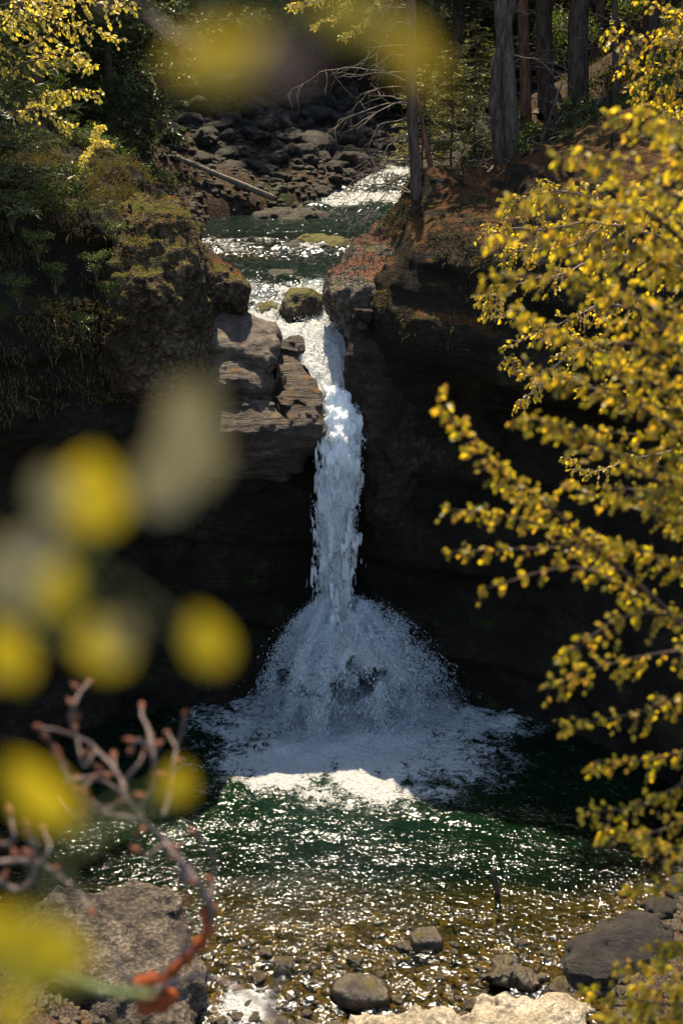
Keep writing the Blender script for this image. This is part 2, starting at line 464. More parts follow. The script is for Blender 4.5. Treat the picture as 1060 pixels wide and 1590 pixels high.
M['stream'] = water_mat('stream_water', (0.12, 0.2, 0.09), (0.006, 0.02, 0.014), 0.6, 0.10, 8.0, 1.0, 0.026)

def froth_mat():
    s = NT('white_water'); p = s.pos()
    n = s.noise(s.mapping(p, (1, 1, 0.35)), 13, 5, 0.7, 0.6)
    c = s.mix(s.sstep(n, 0.35, 0.6), (0.68, 0.75, 0.74), (0.94, 0.96, 0.95))
    b = s.bump(s.math('ADD', n, s.noise(p, 45, 3, 0.6)), 0.9, 0.05)
    o = s.n('ShaderNodeBsdfPrincipled'); s.l(c, o.inputs['Base Color']); o.inputs['Roughness'].default_value = .35; s.l(b, o.inputs['Normal'])
    o.inputs['Subsurface Weight'].default_value = 1; o.inputs['Subsurface Radius'].default_value = (1, 1, 1); o.inputs['Subsurface Scale'].default_value = .16
    return s.done(o.outputs[0])
M['froth'] = froth_mat()
def drop_mat():
    s = NT('water_drops')
    df = s.n('ShaderNodeBsdfDiffuse'); df.inputs[0].default_value = (0.85, 0.9, 0.92, 1)
    tl = s.n('ShaderNodeBsdfTranslucent'); tl.inputs[0].default_value = (0.85, 0.9, 0.92, 1)
    gl = s.n('ShaderNodeBsdfGlossy'); gl.inputs['Roughness'].default_value = 0.25
    return s.done(s.mixs(0.1, s.mixs(0.45, df.outputs[0], tl.outputs[0]), gl.outputs[0]))
M['drops'] = drop_mat()

def leaf_mat(name, stops, trans=0.55, spec=0.04, tboost=1.0):
    s = NT(name)
    rnd = s.n('ShaderNodeNewGeometry').outputs['Random Per Island']
    c = s.ramp(rnd, stops)
    df = s.n('ShaderNodeBsdfDiffuse'); s.l(c, df.inputs[0])
    tl = s.n('ShaderNodeBsdfTranslucent')
    cm = s.n('ShaderNodeMix', data_type='RGBA', blend_type='MULTIPLY'); cm.inputs[0].default_value = 1
    s.l(c, cm.inputs[6]); cm.inputs[7].default_value = (tboost * 1.05, tboost, tboost * 0.5, 1); s.l(cm.outputs[2], tl.inputs[0])
    gl = s.n('ShaderNodeBsdfGlossy'); gl.inputs['Roughness'].default_value = 0.4
    return s.done(s.mixs(spec, s.mixs(trans, df.outputs[0], tl.outputs[0]), gl.outputs[0]))
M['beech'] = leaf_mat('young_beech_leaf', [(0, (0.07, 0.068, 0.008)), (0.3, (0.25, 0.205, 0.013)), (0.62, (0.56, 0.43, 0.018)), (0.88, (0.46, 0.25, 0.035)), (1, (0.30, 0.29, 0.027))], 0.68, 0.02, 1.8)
M['yleaf'] = leaf_mat('yellow_spring_leaf', [(0, (0.34, 0.21, 0.01)), (0.4, (0.5, 0.34, 0.012)), (0.7, (0.46, 0.38, 0.03)), (1, (0.44, 0.36, 0.10))], 0.5, 0.02, 0.95)
M['mleaf'] = leaf_mat('mauve_spring_leaf', [(0, (0.16, 0.10, 0.07)), (1, (0.2, 0.13, 0.09))], 0.3, 0.02, 0.8)
M['dleaf'] = leaf_mat('shaded_spring_leaf', [(0, (0.34, 0.25, 0.02)), (1, (0.42, 0.31, 0.05))], 0.45, 0.02, 0.8)  # leaf colours darkened to stand for the shade under the top edge
M['pleaf'] = leaf_mat('pale_spring_leaf', [(0, (0.26, 0.22, 0.11)), (1, (0.36, 0.30, 0.17))], 0.3, 0.1, 0.8)
M['spring'] = leaf_mat('bright_spring_leaf', [(0, (0.34, 0.29, 0.03)), (0.6, (0.58, 0.46, 0.05)), (1, (0.7, 0.56, 0.12))], 0.55, 0.05, 1.6)
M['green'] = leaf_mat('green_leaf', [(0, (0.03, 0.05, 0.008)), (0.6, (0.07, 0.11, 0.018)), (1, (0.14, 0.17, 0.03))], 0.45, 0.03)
M['needle'] = leaf_mat('spruce_needle', [(0, (0.035, 0.05, 0.014)), (0.7, (0.07, 0.085, 0.026)), (1, (0.13, 0.13, 0.045))], 0.3, 0.03)
M['needle_lit'] = leaf_mat('sunlit_spruce_needle', [(0, (0.09, 0.10, 0.035)), (0.7, (0.2, 0.2, 0.07)), (1, (0.34, 0.31, 0.13))], 0.45, 0.04)  # paler copy of the needle colours, sunlight put into them
M['grass'] = leaf_mat('dry_grass', [(0, (0.05, 0.055, 0.012)), (0.4, (0.11, 0.085, 0.025)), (0.7, (0.18, 0.10, 0.035)), (0.85, (0.09, 0.11, 0.022)), (1, (0.16, 0.17, 0.03))], 0.4, 0.03)
M['litter'] = leaf_mat('red_dead_leaf', [(0, (0.03, 0.017, 0.011)), (0.5, (0.062, 0.032, 0.018)), (0.82, (0.12, 0.052, 0.027)), (0.93, (0.28, 0.09, 0.036)), (1, (0.09, 0.10, 0.02))], 0.25, 0.04)
def bark_mat(name, a, b, sc=1.0, moss=0.0):
    s = NT(name); p = s.objc()
    n = s.noise(s.mapping(p, (14 * sc, 14 * sc, 3 * sc)), 1, 6, 0.7, 0.3); n2 = s.noise(p, 3, 3)
    c = s.mix(s.sstep(n, 0.35, 0.65), a, b)
    if moss: c = s.mix(s.math('MULTIPLY', s.sstep(n2, 0.45, 0.62), moss), c, (0.10, 0.11, 0.03))
    return s.done(s.principled(c, 0.8, 0.25, s.bump(n, 0.9, 0.04)))
M['bark'] = bark_mat('spruce_bark', (0.035, 0.022, 0.016), (0.14, 0.09, 0.065))
M['bark_pale'] = bark_mat('pale_bark', (0.045, 0.034, 0.026), (0.15, 0.115, 0.085), 1, 0.25)
M['bark_red'] = bark_mat('reddish_bark', (0.06, 0.025, 0.015), (0.22, 0.10, 0.06))
M['twig'] = bark_mat('grey_twig_bark', (0.18, 0.125, 0.105), (0.40, 0.30, 0.26), 6)
M['twig_dead'] = bark_mat('dead_twig', (0.16, 0.12, 0.08), (0.34, 0.27, 0.2), 4)
M['bud'] = bark_mat('russet_bud', (0.20, 0.06, 0.035), (0.42, 0.17, 0.09), 8)
M['lichen'] = bark_mat('orange_lichen', (0.35, 0.06, 0.015), (0.6, 0.14, 0.03), 8)
M['stalk'] = bark_mat('green_stalk', (0.25, 0.32, 0.08), (0.5, 0.52, 0.25), 8)
M['wood'] = bark_mat('weathered_wood', (0.12, 0.095, 0.07), (0.3, 0.25, 0.19), 0.7)

# ================================================================== THE SETTING
# ---- stream line of the upper valley
xl = tab([26.5, 27, 27.5, 28.2, 29.3, 31, 33, 36, 40, 43, 46, 50, 60], [-.36, -.38, -.6, -1.25, -1.9, -2.1, -2.9, -3.4, -3.5, -.7, 1.1, 2.6, 6])
xr = tab([26.5, 27, 28, 28.6, 29.5, 31, 32, 35, 37, 39, 42, 46, 50, 60], [.28, .28, .2, .2, .0, .05, .2, .7, 1.1, 1.5, 1.7, 2.0, 3.4, 8.6])
zw = tab([26.6, 26.95, 27.2, 27.6, 28.2, 28.6, 29.3, 29.8, 30.6, 31, 34.6, 35.4, 36.3, 42, 44, 46, 50, 60],
         [5.7, 6.28, 6.6, 7.0, 7.35, 7.42, 7.48, 7.72, 7.95, 8.0, 8.04, 8.22, 8.3, 8.34, 8.65, 9.05, 9.3, 9.8])
# ---- the cliff that crosses the picture, one weathered mass with the notch of the fall
_cx = np.array([-12, -9, -6.3, -4.5, -3, -2, -0.8, 0, 0.6, 1.5, 3, 5, 6.5, 8, 12.])
_cz = np.array([-2, 0, 1, 2, 4, 6, 7, 8.5, 10, 12.])
_ct = np.array([
 [23, 23.5, 24.4, 25.8, 26.5, 26.6, 26.8, 26.8, 26.8, 26.6, 26.0, 24.3, 21.7, 19.0, 15],
 [23.3, 23.8, 24.7, 26.0, 26.9, 27.0, 27.2, 27.2, 27.1, 27.0, 26.4, 24.7, 22.2, 19.6, 16],
 [23.5, 24.0, 24.9, 26.2, 27.1, 27.3, 27.6, 27.6, 27.4, 27.2, 26.7, 25.1, 22.5, 19.9, 17],
 [23.8, 24.3, 25.2, 26.6, 27.5, 27.7, 27.9, 27.9, 27.6, 27.4, 27.0, 25.5, 23.2, 20.8, 18],
 [23.8, 24.3, 25.1, 26.3, 27.2, 27.4, 27.8, 27.8, 27.2, 26.9, 26.9, 25.9, 23.8, 21.8, 19],
 [23.3, 23.8, 24.6, 25.6, 26.2, 26.4, 26.9, 27.3, 26.8, 26.8, 27.0, 26.3, 24.7, 23, 20],
 [22.8, 23.5, 24.0, 25.2, 26.4, 27.0, 27.5, 27.6, 26.9, 26.0, 25.7, 24.8, 23.6, 22.3, 20],
 [23.8, 24.3, 24.8, 25.9, 27.0, 28, 28.6, 28.4, 27.4, 25.9, 25.4, 24.6, 23.4, 22.3, 20],
 [25.4, 25.7, 25.9, 26.9, 28.5, 29, 29.5, 29, 28.6, 27.2, 26.3, 25.3, 24.3, 23.2, 21],
 [27, 27.3, 27.6, 28.6, 30, 30, 30, 30, 30, 30, 30, 29.5, 29, 28, 25]])
def bilin(x, z):
    xi = np.clip(np.searchsorted(_cx, x) - 1, 0, len(_cx) - 2); zi = np.clip(np.searchsorted(_cz, z) - 1, 0, len(_cz) - 2)
    u = np.clip((x - _cx[xi]) / (_cx[xi + 1] - _cx[xi]), 0, 1); v = np.clip((z - _cz[zi]) / (_cz[zi + 1] - _cz[zi]), 0, 1)
    return (_ct[zi, xi] * (1 - u) * (1 - v) + _ct[zi, xi + 1] * u * (1 - v) + _ct[zi + 1, xi] * (1 - u) * v + _ct[zi + 1, xi + 1] * u * v)
_top = tab([-12, -7, -5.2, -4.4, -3.8, -3.0, -2.6, -1.4, -.4, .1, .3, .8, 1.3, 2, 3.5, 5, 8, 12], [12.4, 10.9, 10.4, 10.0, 9.3, 8.0, 7.3, 6.7, 6.6, 7.7, 8.0, 8.6, 9.2, 9.6, 10.0, 10.6, 11.8, 13])
_CACHE = {}
def cliff_fn(X, Y, Z):
    x2 = X[:, 0, :]; z2 = Z[:, 0, :]
    yf = bilin(x2 + 0.25 * vnoise(x2 * .7, z2 * .7, z2 * 0 + 2.2), z2)
    yf = yf + 0.16 * np.tanh(3 * np.sin(z2 * 3.1 + 1.3 * vnoise(x2 * .5, z2 * .5, z2 * 0) + x2 * .35))      # beds that stand proud
    f = (yf[:, None, :] - Y)
    xt = X[:, :, 0]; yt = Y[:, :, 0]
    tp = _top(xt) + 0.22 * np.maximum(0, yt - 27.5) * np.where(xt > 0, 1, np.where(xt < -3, 1, 0.3)) + 0.15 * fbm(xt, yt, yt * 0, 3)
    f = smax(f, Z - tp[:, :, None], 0.35)
    xc = X + 0.18 * vnoise(Y * 1.7, Z * 1.3, Z * 0 + 5)
    ch = np.maximum(np.maximum(xl(Y) - xc, xc - xr(Y)), (zw(Y) - 0.28) - Z)
    f = smax(f, -ch, 0.12)
    return f
def cliff_det(x, y, z):
    return 0.20 * fbm(x * .8, y * .8, z * 1.1, 4, seed=2) - 0.10 * np.abs(fbm(x * 2.4, y * 2.4, z * 3.6, 3, seed=4)) + 0.05 * fbm(x * 7, y * 7, z * 9, 2, seed=1)
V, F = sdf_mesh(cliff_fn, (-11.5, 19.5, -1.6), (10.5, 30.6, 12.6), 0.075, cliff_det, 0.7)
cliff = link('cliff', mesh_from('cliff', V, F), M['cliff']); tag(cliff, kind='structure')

# ---- ground of the upper valley and its hillsides
def terrain_z(x, y):
    dl, dr = xl(y) - x, x - xr(y)
    base = zw(y)
    near = np.clip((43.5 - y) / 3.5, 0, 1)
    pl_near = np.interp(dl, [0, .5, 1.5, 4, 8, 15, 35], [-.35, .5, 1.3, 3.6, 7.5, 13, 26])
    pl_far = np.interp(dl, [0, .4, 3, 6, 9, 14, 20, 40], [-.35, .15, .8, 1.5, 2.6, 6, 11, 24])
    pl = pl_near * near + pl_far * (1 - near)
    pr = np.interp(dr, [0, .4, 1, 2, 4, 8, 14, 30, 50], [-.35, .5, .9, 1.4, 2.4, 4.4, 8.4, 20, 32])
    z = base + np.where(dl > 0, pl, np.where(dr > 0, pr, -0.35))
    bar = np.clip((y - 44) / 8, 0, 1) * np.clip((dl - 0.3) / 3, 0, 1)
    z = z + bar * 0.5
    z = z + np.maximum(0, y - 53) * 0.62 * np.clip((y - 53) / 6, 0, 1)
    side = np.clip(np.maximum(dl, dr) / 1.5, 0, 1)
    z = z + side * (0.18 * fbm(x * .5, y * .5, y * 0, 4) + 0.05 * fbm(x * 2.2, y * 2.2, y * 0, 3))
    return z
def grid_mesh(name, x0, x1, nx, y0, y1, ny, fn, pw=1.0):
    xs = np.linspace(x0, x1, nx); t = np.linspace(0, 1, ny) ** pw; ys = y0 + (y1 - y0) * t
    X, Y = np.meshgrid(xs, ys)
    Z = fn(X, Y)
    V = np.stack([X, Y, Z], -1).reshape(-1, 3)
    i = np.arange(ny - 1)[:, None] * nx; j = np.arange(nx - 1)[None]
    F = np.stack([i + j, i + j + 1, i + nx + j + 1, i + nx + j], -1).reshape(-1, 4)
    return V, F
V, F = grid_mesh('valley', -45, 45, 600, 29.2, 120, 420, terrain_z, 1.5)
valley = link('valley_ground', mesh_from('valley_ground', V, F), M['ground']); tag(valley, kind='structure')

# ---- upper stream
def add_attr(me, name, vals):
    a = me.attributes.new(name, 'FLOAT', 'POINT'); a.data.foreach_set('value', np.asarray(vals, np.float32).ravel())
ny, nx = 620, 90
tt = np.linspace(0, 1, ny); ys = 26.85 + (52 - 26.85) * tt ** 1.25
Xg = np.zeros((ny, nx)); Yg = np.zeros((ny, nx))
for i, y in enumerate(ys):
    pad = np.interp(y, [26.8, 27.5, 29, 52], [0.02, .12, .35, .6])
    Xg[i] = np.linspace(xl(y) - pad, xr(y) + pad, nx); Yg[i] = y
slope = np.gradient(zw(ys), ys)[:, None]
turb = np.clip(np.abs(slope) * 2.2, 0, 1)
foam_u = np.interp(Yg, [26.8, 28.9, 29.3, 29.9, 30.6, 31.2, 34.3, 35.0, 35.8, 36.4, 42.3, 43, 47, 52], [1, 1, .8, .75, .55, .12, .06, .5, .5, .08, 0, .6, .6, .2])
foam_u = foam_u * np.where(Yg > 29, 0.75 + 0.6 * vnoise(Xg * 1.1, Yg * 1.1, Yg * 0), 1)
rough_u = 0.02 + 0.07 * np.clip(foam_u, 0, 1)
Zg = zw(Yg) + rough_u * fbm(Xg * 5, Yg * 4, Yg * 0, 4) + rough_u * .6 * np.abs(fbm(Xg * 14, Yg * 11, Yg * 0, 2))
V = np.stack([Xg, Yg, Zg], -1).reshape(-1, 3)
i = np.arange(ny - 1)[:, None] * nx; j = np.arange(nx - 1)[None]
F = np.stack([i + j, i + j + 1, i + nx + j + 1, i + nx + j], -1).reshape(-1, 4)
me = mesh_from('stream_water', V, F)
add_attr(me, 'foam', np.clip(foam_u, 0, 1.2)); add_attr(me, 'depth', np.interp(Yg, [27, 30, 31, 33, 34.5, 36, 38, 42], [.3, .3, .5, .9, .4, .3, .9, .9]))
stream = link('stream_water', me, M['stream']); tag(stream, kind='structure')

# ---- pool: bed and water
def bed_z(x, y):
    sh_r = np.interp(y, [12, 15, 17, 18.5, 20, 22, 24, 28], [3.0, 3.2, 3.8, 4.6, 5.4, 6.6, 7.6, 8])     # right shore
    sh_l = np.interp(y, [12, 16, 18, 20, 22, 24, 28], [-1.6, -2.4, -5.2, -6.2, -7.5, -8.5, -9])           # left shore
    d = -np.interp(y, [12, 15.5, 16.5, 17.6, 19, 20.5, 22.5, 25, 28], [-.5, -.1, .10, .13, .28, .6, 1.3, 2.2, 2.4])
    edge = np.minimum(x - sh_l, sh_r - x)
    k = np.clip(edge / 2.0, 0, 1)
    z = d * k + np.where(edge < 0, -edge * 0.55, 0) - 0.03
    return z + 0.05 * fbm(x * 1.3, y * 1.3, y * 0, 3) + 0.03 * fbm(x * 6, y * 6, y * 0, 2)
V, F = grid_mesh('bed', -14, 14, 560, 9, 28, 380, bed_z)
bed = link('pool_bed', mesh_from('pool_bed', V, F), M['bed']); tag(bed, kind='structure')
nx, ny = 420, 420
xs = np.linspace(-8.5, 8, nx); ys = np.linspace(14.2, 27.9, ny)
Xg, Yg = np.meshgrid(xs, ys)
r = np.hypot((Xg - .25) / 1.25, (Yg - 26.0))
amp = np.interp(r, [0, 1, 2.5, 4, 6, 9], [.12, .10, .07, .045, .022, .016])
shal = np.clip((19.2 - Yg) / 2.5, 0, 1)
Zg = amp * (0.8 * fbm(Xg * 2.2, Yg * 2.6, Yg * 0, 4) + 0.35 * np.abs(fbm(Xg * 8, Yg * 9, Yg * 0, 2))) + shal * .045 * fbm(Xg * 5, Yg * 4, Yg * 0 + 3, 3)
Zg -= np.clip((16.6 - Yg) / 1.5, 0, 1) * 0.25
dep = np.clip(-bed_z(Xg, Yg) / 1.5, 0, 1)
ex = np.where(Xg > 0.25, 3.6, 3.5)
rf = np.hypot((Xg - .25) / ex, (Yg - 25.6) / 2.9)
fo = np.interp(rf + 0.14 * fbm(Xg * .9, Yg * .9, Yg * 0 + 7, 3), [0, .35, .6, .8, 1.0, 1.25], [.95, .75, .62, .5, .28, 0])
fo2 = 0.9 * np.exp(-((Xg + 1.35) ** 2 + (Yg - 16.85) ** 2) / .22)
V = np.stack([Xg, Yg, Zg], -1).reshape(-1, 3)
i = np.arange(ny - 1)[:, None] * nx; j = np.arange(nx - 1)[None]
F = np.stack([i + j, i + j + 1, i + nx + j + 1, i + nx + j], -1).reshape(-1, 4)
me = mesh_from('pool_water', V, F)
fo3 = .6 * np.exp(-((Xg - .05) / 1.5) ** 2 - ((Yg - 23.7) / .85) ** 2) * (1 + 1.2 * fbm(Xg * 2.2, Yg * 1.3, Yg * 0 + 4, 3))
add_attr(me, 'foam', np.clip(fo + fo2 + fo3, 0, 1.05)); add_attr(me, 'depth', dep)
pool = link('pool_water', me, M['pool']); tag(pool, kind='structure')

# ================================================================== THE FALL
def ico(n, pos, size, stretch=None):
    """small octahedral drops, stretched along their motion"""
    pos = np.asarray(pos, np.float32); k = len(pos)
    size = np.broadcast_to(np.asarray(size, np.float32), (k,))[:, None]
    if stretch is None: d = unit(k).astype(np.float32); st = np.full((k, 1), 1.3)
    else:
        st = np.linalg.norm(stretch, axis=1, keepdims=True); d = stretch / (st + 1e-9); st = np.clip(st, 1, 4)
    a = np.cross(d, unit(k)); a /= (np.linalg.norm(a, axis=1, keepdims=True) + 1e-9); b = np.cross(d, a)
    V = np.stack([pos + d * size * st * 1.3, pos - d * size * st * .7 + a * size, pos - d * size * st * .7 - a * size * .5 + b * size * .87, pos - d * size * st * .7 - a * size * .5 - b * size * .87], 1).reshape(-1, 3)
    o = np.arange(k)[:, None] * 4
    t = np.array([[0, 1, 2], [0, 2, 3], [0, 3, 1], [1, 3, 2]])
    F = (o[:, None, :] + t[None]).reshape(-1, 3)
    return V, F
fall = thing('waterfall', (-0.1, 26.6, 0), 'white waterfall dropping through the notch of the dark cliff into the green pool', 'waterfall')
def col_c(z): return (np.interp(z, [2, 3, 4.2, 5.5, 6.4], [-.13, -.14, -.09, -.03, -.02]), np.interp(z, [2, 3.5, 5, 5.8, 6.2, 6.5], [26.25, 26.3, 26.4, 26.55, 26.75, 26.95]))
def col_fn(X, Y, Z):
    cx, cy = col_c(Z)
    rx = np.interp(Z, [1.9, 2.4, 3, 4.2, 5.3, 6, 6.5], [.30, .215, .23, .29, .36, .34, .28]); ry = rx * .75
    rr = np.hypot((X - cx) / rx, (Y - cy) / ry)
    f = (rr - 1) * rx * .8
    return np.maximum(f, np.maximum(Z - 6.55, 1.9 - Z))
def col_det(x, y, z):
    tear = np.interp(z, [2, 4, 5.5, 6.4], [1.15, .95, .5, .3])
    return 0.15 * np.abs(fbm(x * 5, y * 5, z * 1.4, 4, .6, seed=3)) - .05 + tear * 0.19 * fbm(x * 10, y * 10, z * 2.4, 3, .65, seed=6) + .05 * vnoise(x * 1.5, y * 1.5, z * 1.3, 2)
V, F = sdf_mesh(col_fn, (-.9, 25.7, 1.8), (.8, 27.5, 6.7), 0.025, col_det, 0.4)
o = link('plunging_column', mesh_from('plunging_column', rebase(V, fall.location), F), M['froth'], fall)
# drops peeling off the column
n = 16000
z = RNG.uniform(1.9, 6.3, n); cx, cy = col_c(z)
a = RNG.uniform(0, 2 * np.pi, n); rr = np.interp(z, [2, 3, 5, 6.3], [.27, .28, .36, .30]) * (0.75 + np.abs(RNG.normal(0, .26, n)))
px_ = cx + np.cos(a) * rr; py_ = cy + np.sin(a) * rr * .8
keep = fbm(px_ * 3, py_ * 3, z * 1.6, 3, seed=9) > -0.35
pos = np.stack([px_, py_, z], 1)[keep]
V, F = ico(0, pos, RNG.uniform(.005, .014, len(pos)), np.stack([RNG.normal(0, .3, len(pos)), RNG.normal(0, .3, len(pos)), -RNG.uniform(1, 3.2, len(pos))], 1))
link('column_spray', mesh_from('column_spray', rebase(V, fall.location), F, False), M['drops'], fall)
# the burst: water thrown off the step below the column in ballistic streaks
nj = 420; per = 26; ns = nj * per
jaz = RNG.uniform(0, 2 * np.pi, nj); jsp = RNG.uniform(.12, 1.0, nj) ** .65; jz = RNG.normal(.25, .6, nj) - .4 * (1 - jsp)
az = np.repeat(jaz, per) + RNG.normal(0, .05, ns); sp = np.repeat(jsp, per) * RNG.normal(1, .05, ns)
vx = np.cos(az) * sp * np.where(np.cos(az) > 0, 3.3, 2.2) + RNG.normal(0, .06, ns); vy = np.sin(az) * sp * 1.8 - .25; vz = np.repeat(jz, per) + RNG.normal(0, .14, ns)
PPs, SS, VV_ = [], [], []
for q in range(30):
    t = RNG.uniform(0.0, .74, ns) ** .8 * (1 + 0 * q)
    wig = 0.012 + .045 * t
    x = -.1 + vx * t + RNG.normal(0, 1, ns) * wig; y = 26.3 + vy * t + RNG.normal(0, 1, ns) * wig
    z = 2.35 + vz * t - 4.4 * t * t + RNG.normal(0, 1, ns) * wig
    den = fbm(x * 3, y * 3, z * 3, 4, .65, seed=12)
    hole = np.exp(-(((x - .15) / .7) ** 2 + ((z - .6) / .45) ** 2)) * (y < 26.3)
    ok = (z > .0) & (y < 27.6) & (den > -.15 + .4 * hole + .25 * np.clip(1 - z, 0, 1))
    PPs.append(np.stack([x, y, z], 1)[ok]); VV_.append(np.stack([vx, vy, vz - 8.8 * t], 1)[ok] * .4)
pos = np.concatenate(PPs); vel = np.concatenate(VV_)
V, F = ico(0, pos, RNG.uniform(.0028, .009, len(pos)) * np.where(RNG.random(len(pos)) < .05, 1.8, 1), vel)
link('burst_spray', mesh_from('burst_spray', rebase(V, fall.location), F, False), M['drops'], fall)
# denser broken sheets inside the burst
def b_fn(X, Y, Z):
    sx = np.where(X > -.1, 1.55, 1.12)
    rad = np.hypot((X + .1) / sx, (Y - 26.5) / .95)
    shell = 2.35 - 1.85 * rad ** 1.9
    return np.maximum(np.abs(Z - shell + .2) - .16, 1.05 - Z)
def b_det(x, y, z): return 0.18 + 0.42 * ridged(x * 3.4, y * 3.4, z * 3.0, 3, seed=2) * -.55 + .22 * fbm(x * 9, y * 9, z * 7, 2, seed=4) + np.interp(z, [0.7, 1.5, 2.2], [.2, .02, -.1])
V, F = sdf_mesh(b_fn, (-2, 25.3, .2), (2.3, 27.5, 2.6), 0.032, b_det, .6)
link('burst_sheet', mesh_from('burst_sheet', rebase(V, fall.location), F), M['froth'], fall)
# splash thrown up from the pool where it lands
n = 15000
a = RNG.uniform(0, 2 * np.pi, n); rr = np.abs(RNG.normal(1.0, .42, n))
x = .2 + np.cos(a) * rr * 1.35; y = 26.0 + np.sin(a) * rr * .85; z = np.abs(RNG.normal(0, .15, n)) * np.clip(1.5 - rr * .6, .1, 1)
ok = (y < 27.2) & (fbm(x * 2.5, y * 2.5, z, 3, seed=14) > -.1)
pos = np.stack([x, y, z], 1)[ok]
V, F = ico(0, pos, RNG.uniform(.004, .011, len(pos)))
link('pool_splash', mesh_from('pool_splash', rebase(V, fall.location), F, False), M['drops'], fall)
# white water of the chute and the rapids above
n = 9000
y = RNG.uniform(27, 31, n); u = RNG.random(n); x = xl(y) + (xr(y) - xl(y)) * u
z = zw(y) + np.abs(RNG.normal(0, .05, n)) + .02
ok = fbm(x * 2, y * 2, z * 2, 3) > -.1
pos = np.stack([x, y, z], 1)[ok]
V, F = ico(0, pos, RNG.uniform(.004, .012, len(pos)))
link('chute_spray', mesh_from('chute_spray', rebase(V, fall.location), F, False), M['drops'], fall)

# ================================================================== ROCKS
def ellip(c, r, rot=0, tilt=(0, 0), p=2.0):
    """signed distance-like field of a (super)ellipsoid"""
    Mx = (Euler((tilt[0], tilt[1], rot)).to_matrix()).transposed()
    Mx = np.array(Mx)
    def f(X, Y, Z):
        x, y, z = X - c[0], Y - c[1], Z - c[2]
        a = Mx[0, 0] * x + Mx[0, 1] * y + Mx[0, 2] * z; b = Mx[1, 0] * x + Mx[1, 1] * y + Mx[1, 2] * z; d = Mx[2, 0] * x + Mx[2, 1] * y + Mx[2, 2] * z
        k = (np.abs(a / r[0]) ** p + np.abs(b / r[1]) ** p + np.abs(d / r[2]) ** p) ** (1 / p)
        return (k - 1) * min(r)
    return f
def rock(name, prims, h, mat, label, cat, det=(.12, 1.2, .04, 5), k=.15, strata=0, seed=1, group=None, cut=None):
    lo = np.min([np.array(c) - max(r) * 1.15 - .1 for c, r, *_ in prims], 0); hi = np.max([np.array(c) + max(r) * 1.15 + .1 for c, r, *_ in prims], 0)
    fs = [ellip(*q) for q in prims]
    def fn(X, Y, Z):
        f = fs[0](X, Y, Z)
        for g in fs[1:]: f = smin(f, g(X, Y, Z), k)
        return f
    def dd(x, y, z):
        s = det[0] * fbm(x * det[1], y * det[1], z * det[1], 4, seed=seed) + det[2] * fbm(x * det[3], y * det[3], z * det[3], 3, seed=seed + 3)
        s = s - det[0] * .6 * np.abs(vnoise(x * det[1] * 2.1, y * det[1] * 2.1, z * det[1] * 2.1, seed))
        if strata: s = s + strata * np.tanh(2.5 * np.sin((z + .12 * x - .1 * y) * 13 + 1.5 * vnoise(x * 1.3, y * 1.3, z * 2, seed)))
        return s
    V, F = sdf_mesh(fn, lo, hi, h, dd, .5)
    org = np.array([V[:, 0].mean(), V[:, 1].mean(), V[:, 2].min()])
    o = link(name, mesh_from(name, V - org, F), mat, loc=org)
    return tag(o, label, cat, group)

rock('rock_outcrop', [((-3.5, 27.6, 8.4), (1.0, 2.1, 1.75), .15, (0, 0), 2.1), ((-4.1, 26.9, 7.7), (.8, 1.4, 1.6), 0, (0, 0), 2.1), ((-3.15, 26.8, 7.4), (.55, 1.1, 1.1), 0, (0, 0), 2.2), ((-3.9, 26.3, 7.2), (.7, .7, .9), 0, (0, 0), 2.1)],
     .045, M['outcrop'], 'big knobbly outcrop with moss and reddish plants on its crown left of the stream', 'rock outcrop', (.11, 1.1, .06, 5), .35, seed=2)
rock('rounded_boulder', [(P(357, 458, 28.0), (.44, .5, .46), 0, (0, 0), 2.4), (P(330, 448, 28.1), (.4, .6, .5), 0, (0, 0), 2.4)], .035, M['outcrop'], 'rounded brown boulder wedged between the knobbly outcrop and the stream', 'boulder', (.08, 1.6, .03, 6), seed=5)
rock('tilted_slab', [((-2.15, 27.45, 7.42), (.80, .62, .30), .1, (R(30), R(14)), 4)], .03, M['slab'], 'smooth tilted slab lit by the sun above the layered ledge', 'rock slab', (.06, 1.2, .015, 7), seed=3)
def ledge_fn(X, Y, Z):
    top = Z - (7.25 + (Y - 27.8) * .74 + .05 * (X + 1) + .16 * np.clip(-1.2 - X, 0, 1) + .035 * np.tanh(4 * np.sin(Y * 7 + X * .8 + .8 * vnoise(X * 1.2, Y * 1.2, X * 0))))
    fr = (26.05 + .10 * (X + 2.2) + np.maximum(0, 5.8 - Z) * .95) - Y
    ri = X - (-.34 - np.maximum(0, Y - 26.6) * .36 - np.maximum(0, 5.7 - Z) * .25)
    f = smax(smax(top * .8, fr, .16), ri, .18)
    f = smax(smax(f, -2.9 - X, .1), 4.6 - Z, .3)
    f = np.maximum(f, Y - 27.95)
    crack = np.abs(X + 1.28 + .25 * (Y - 27) + .1 * vnoise(Y * 2, Z * 2, X * 0)) - .025            # the joint that splits the ledge
    return smax(f, -np.maximum(crack, 6.0 - Z), .05)
def ledge_det(x, y, z):
    q = z - .74 * y * .55 + .12 * x
    return .022 * np.tanh(2.2 * np.sin(q * 17 + 2 * vnoise(x * 1.5, y * 1.5, z * 2))) + .10 * fbm(x * 1.4, y * 1.4, z * 1.8, 3, seed=6) + .025 * fbm(x * 7, y * 4, z * 12, 3, seed=7)
V, F = sdf_mesh(ledge_fn, (-3.1, 25.8, 4.3), (.1, 28.3, 7.8), .03, ledge_det, .5)
og = np.array([-1.5, 27, 4.6])
tag(link('layered_ledge', mesh_from('layered_ledge', V - og, F), M['ledge'], loc=og), 'wet layered ledge of brown rock jutting out left of the falling water', 'rock ledge')
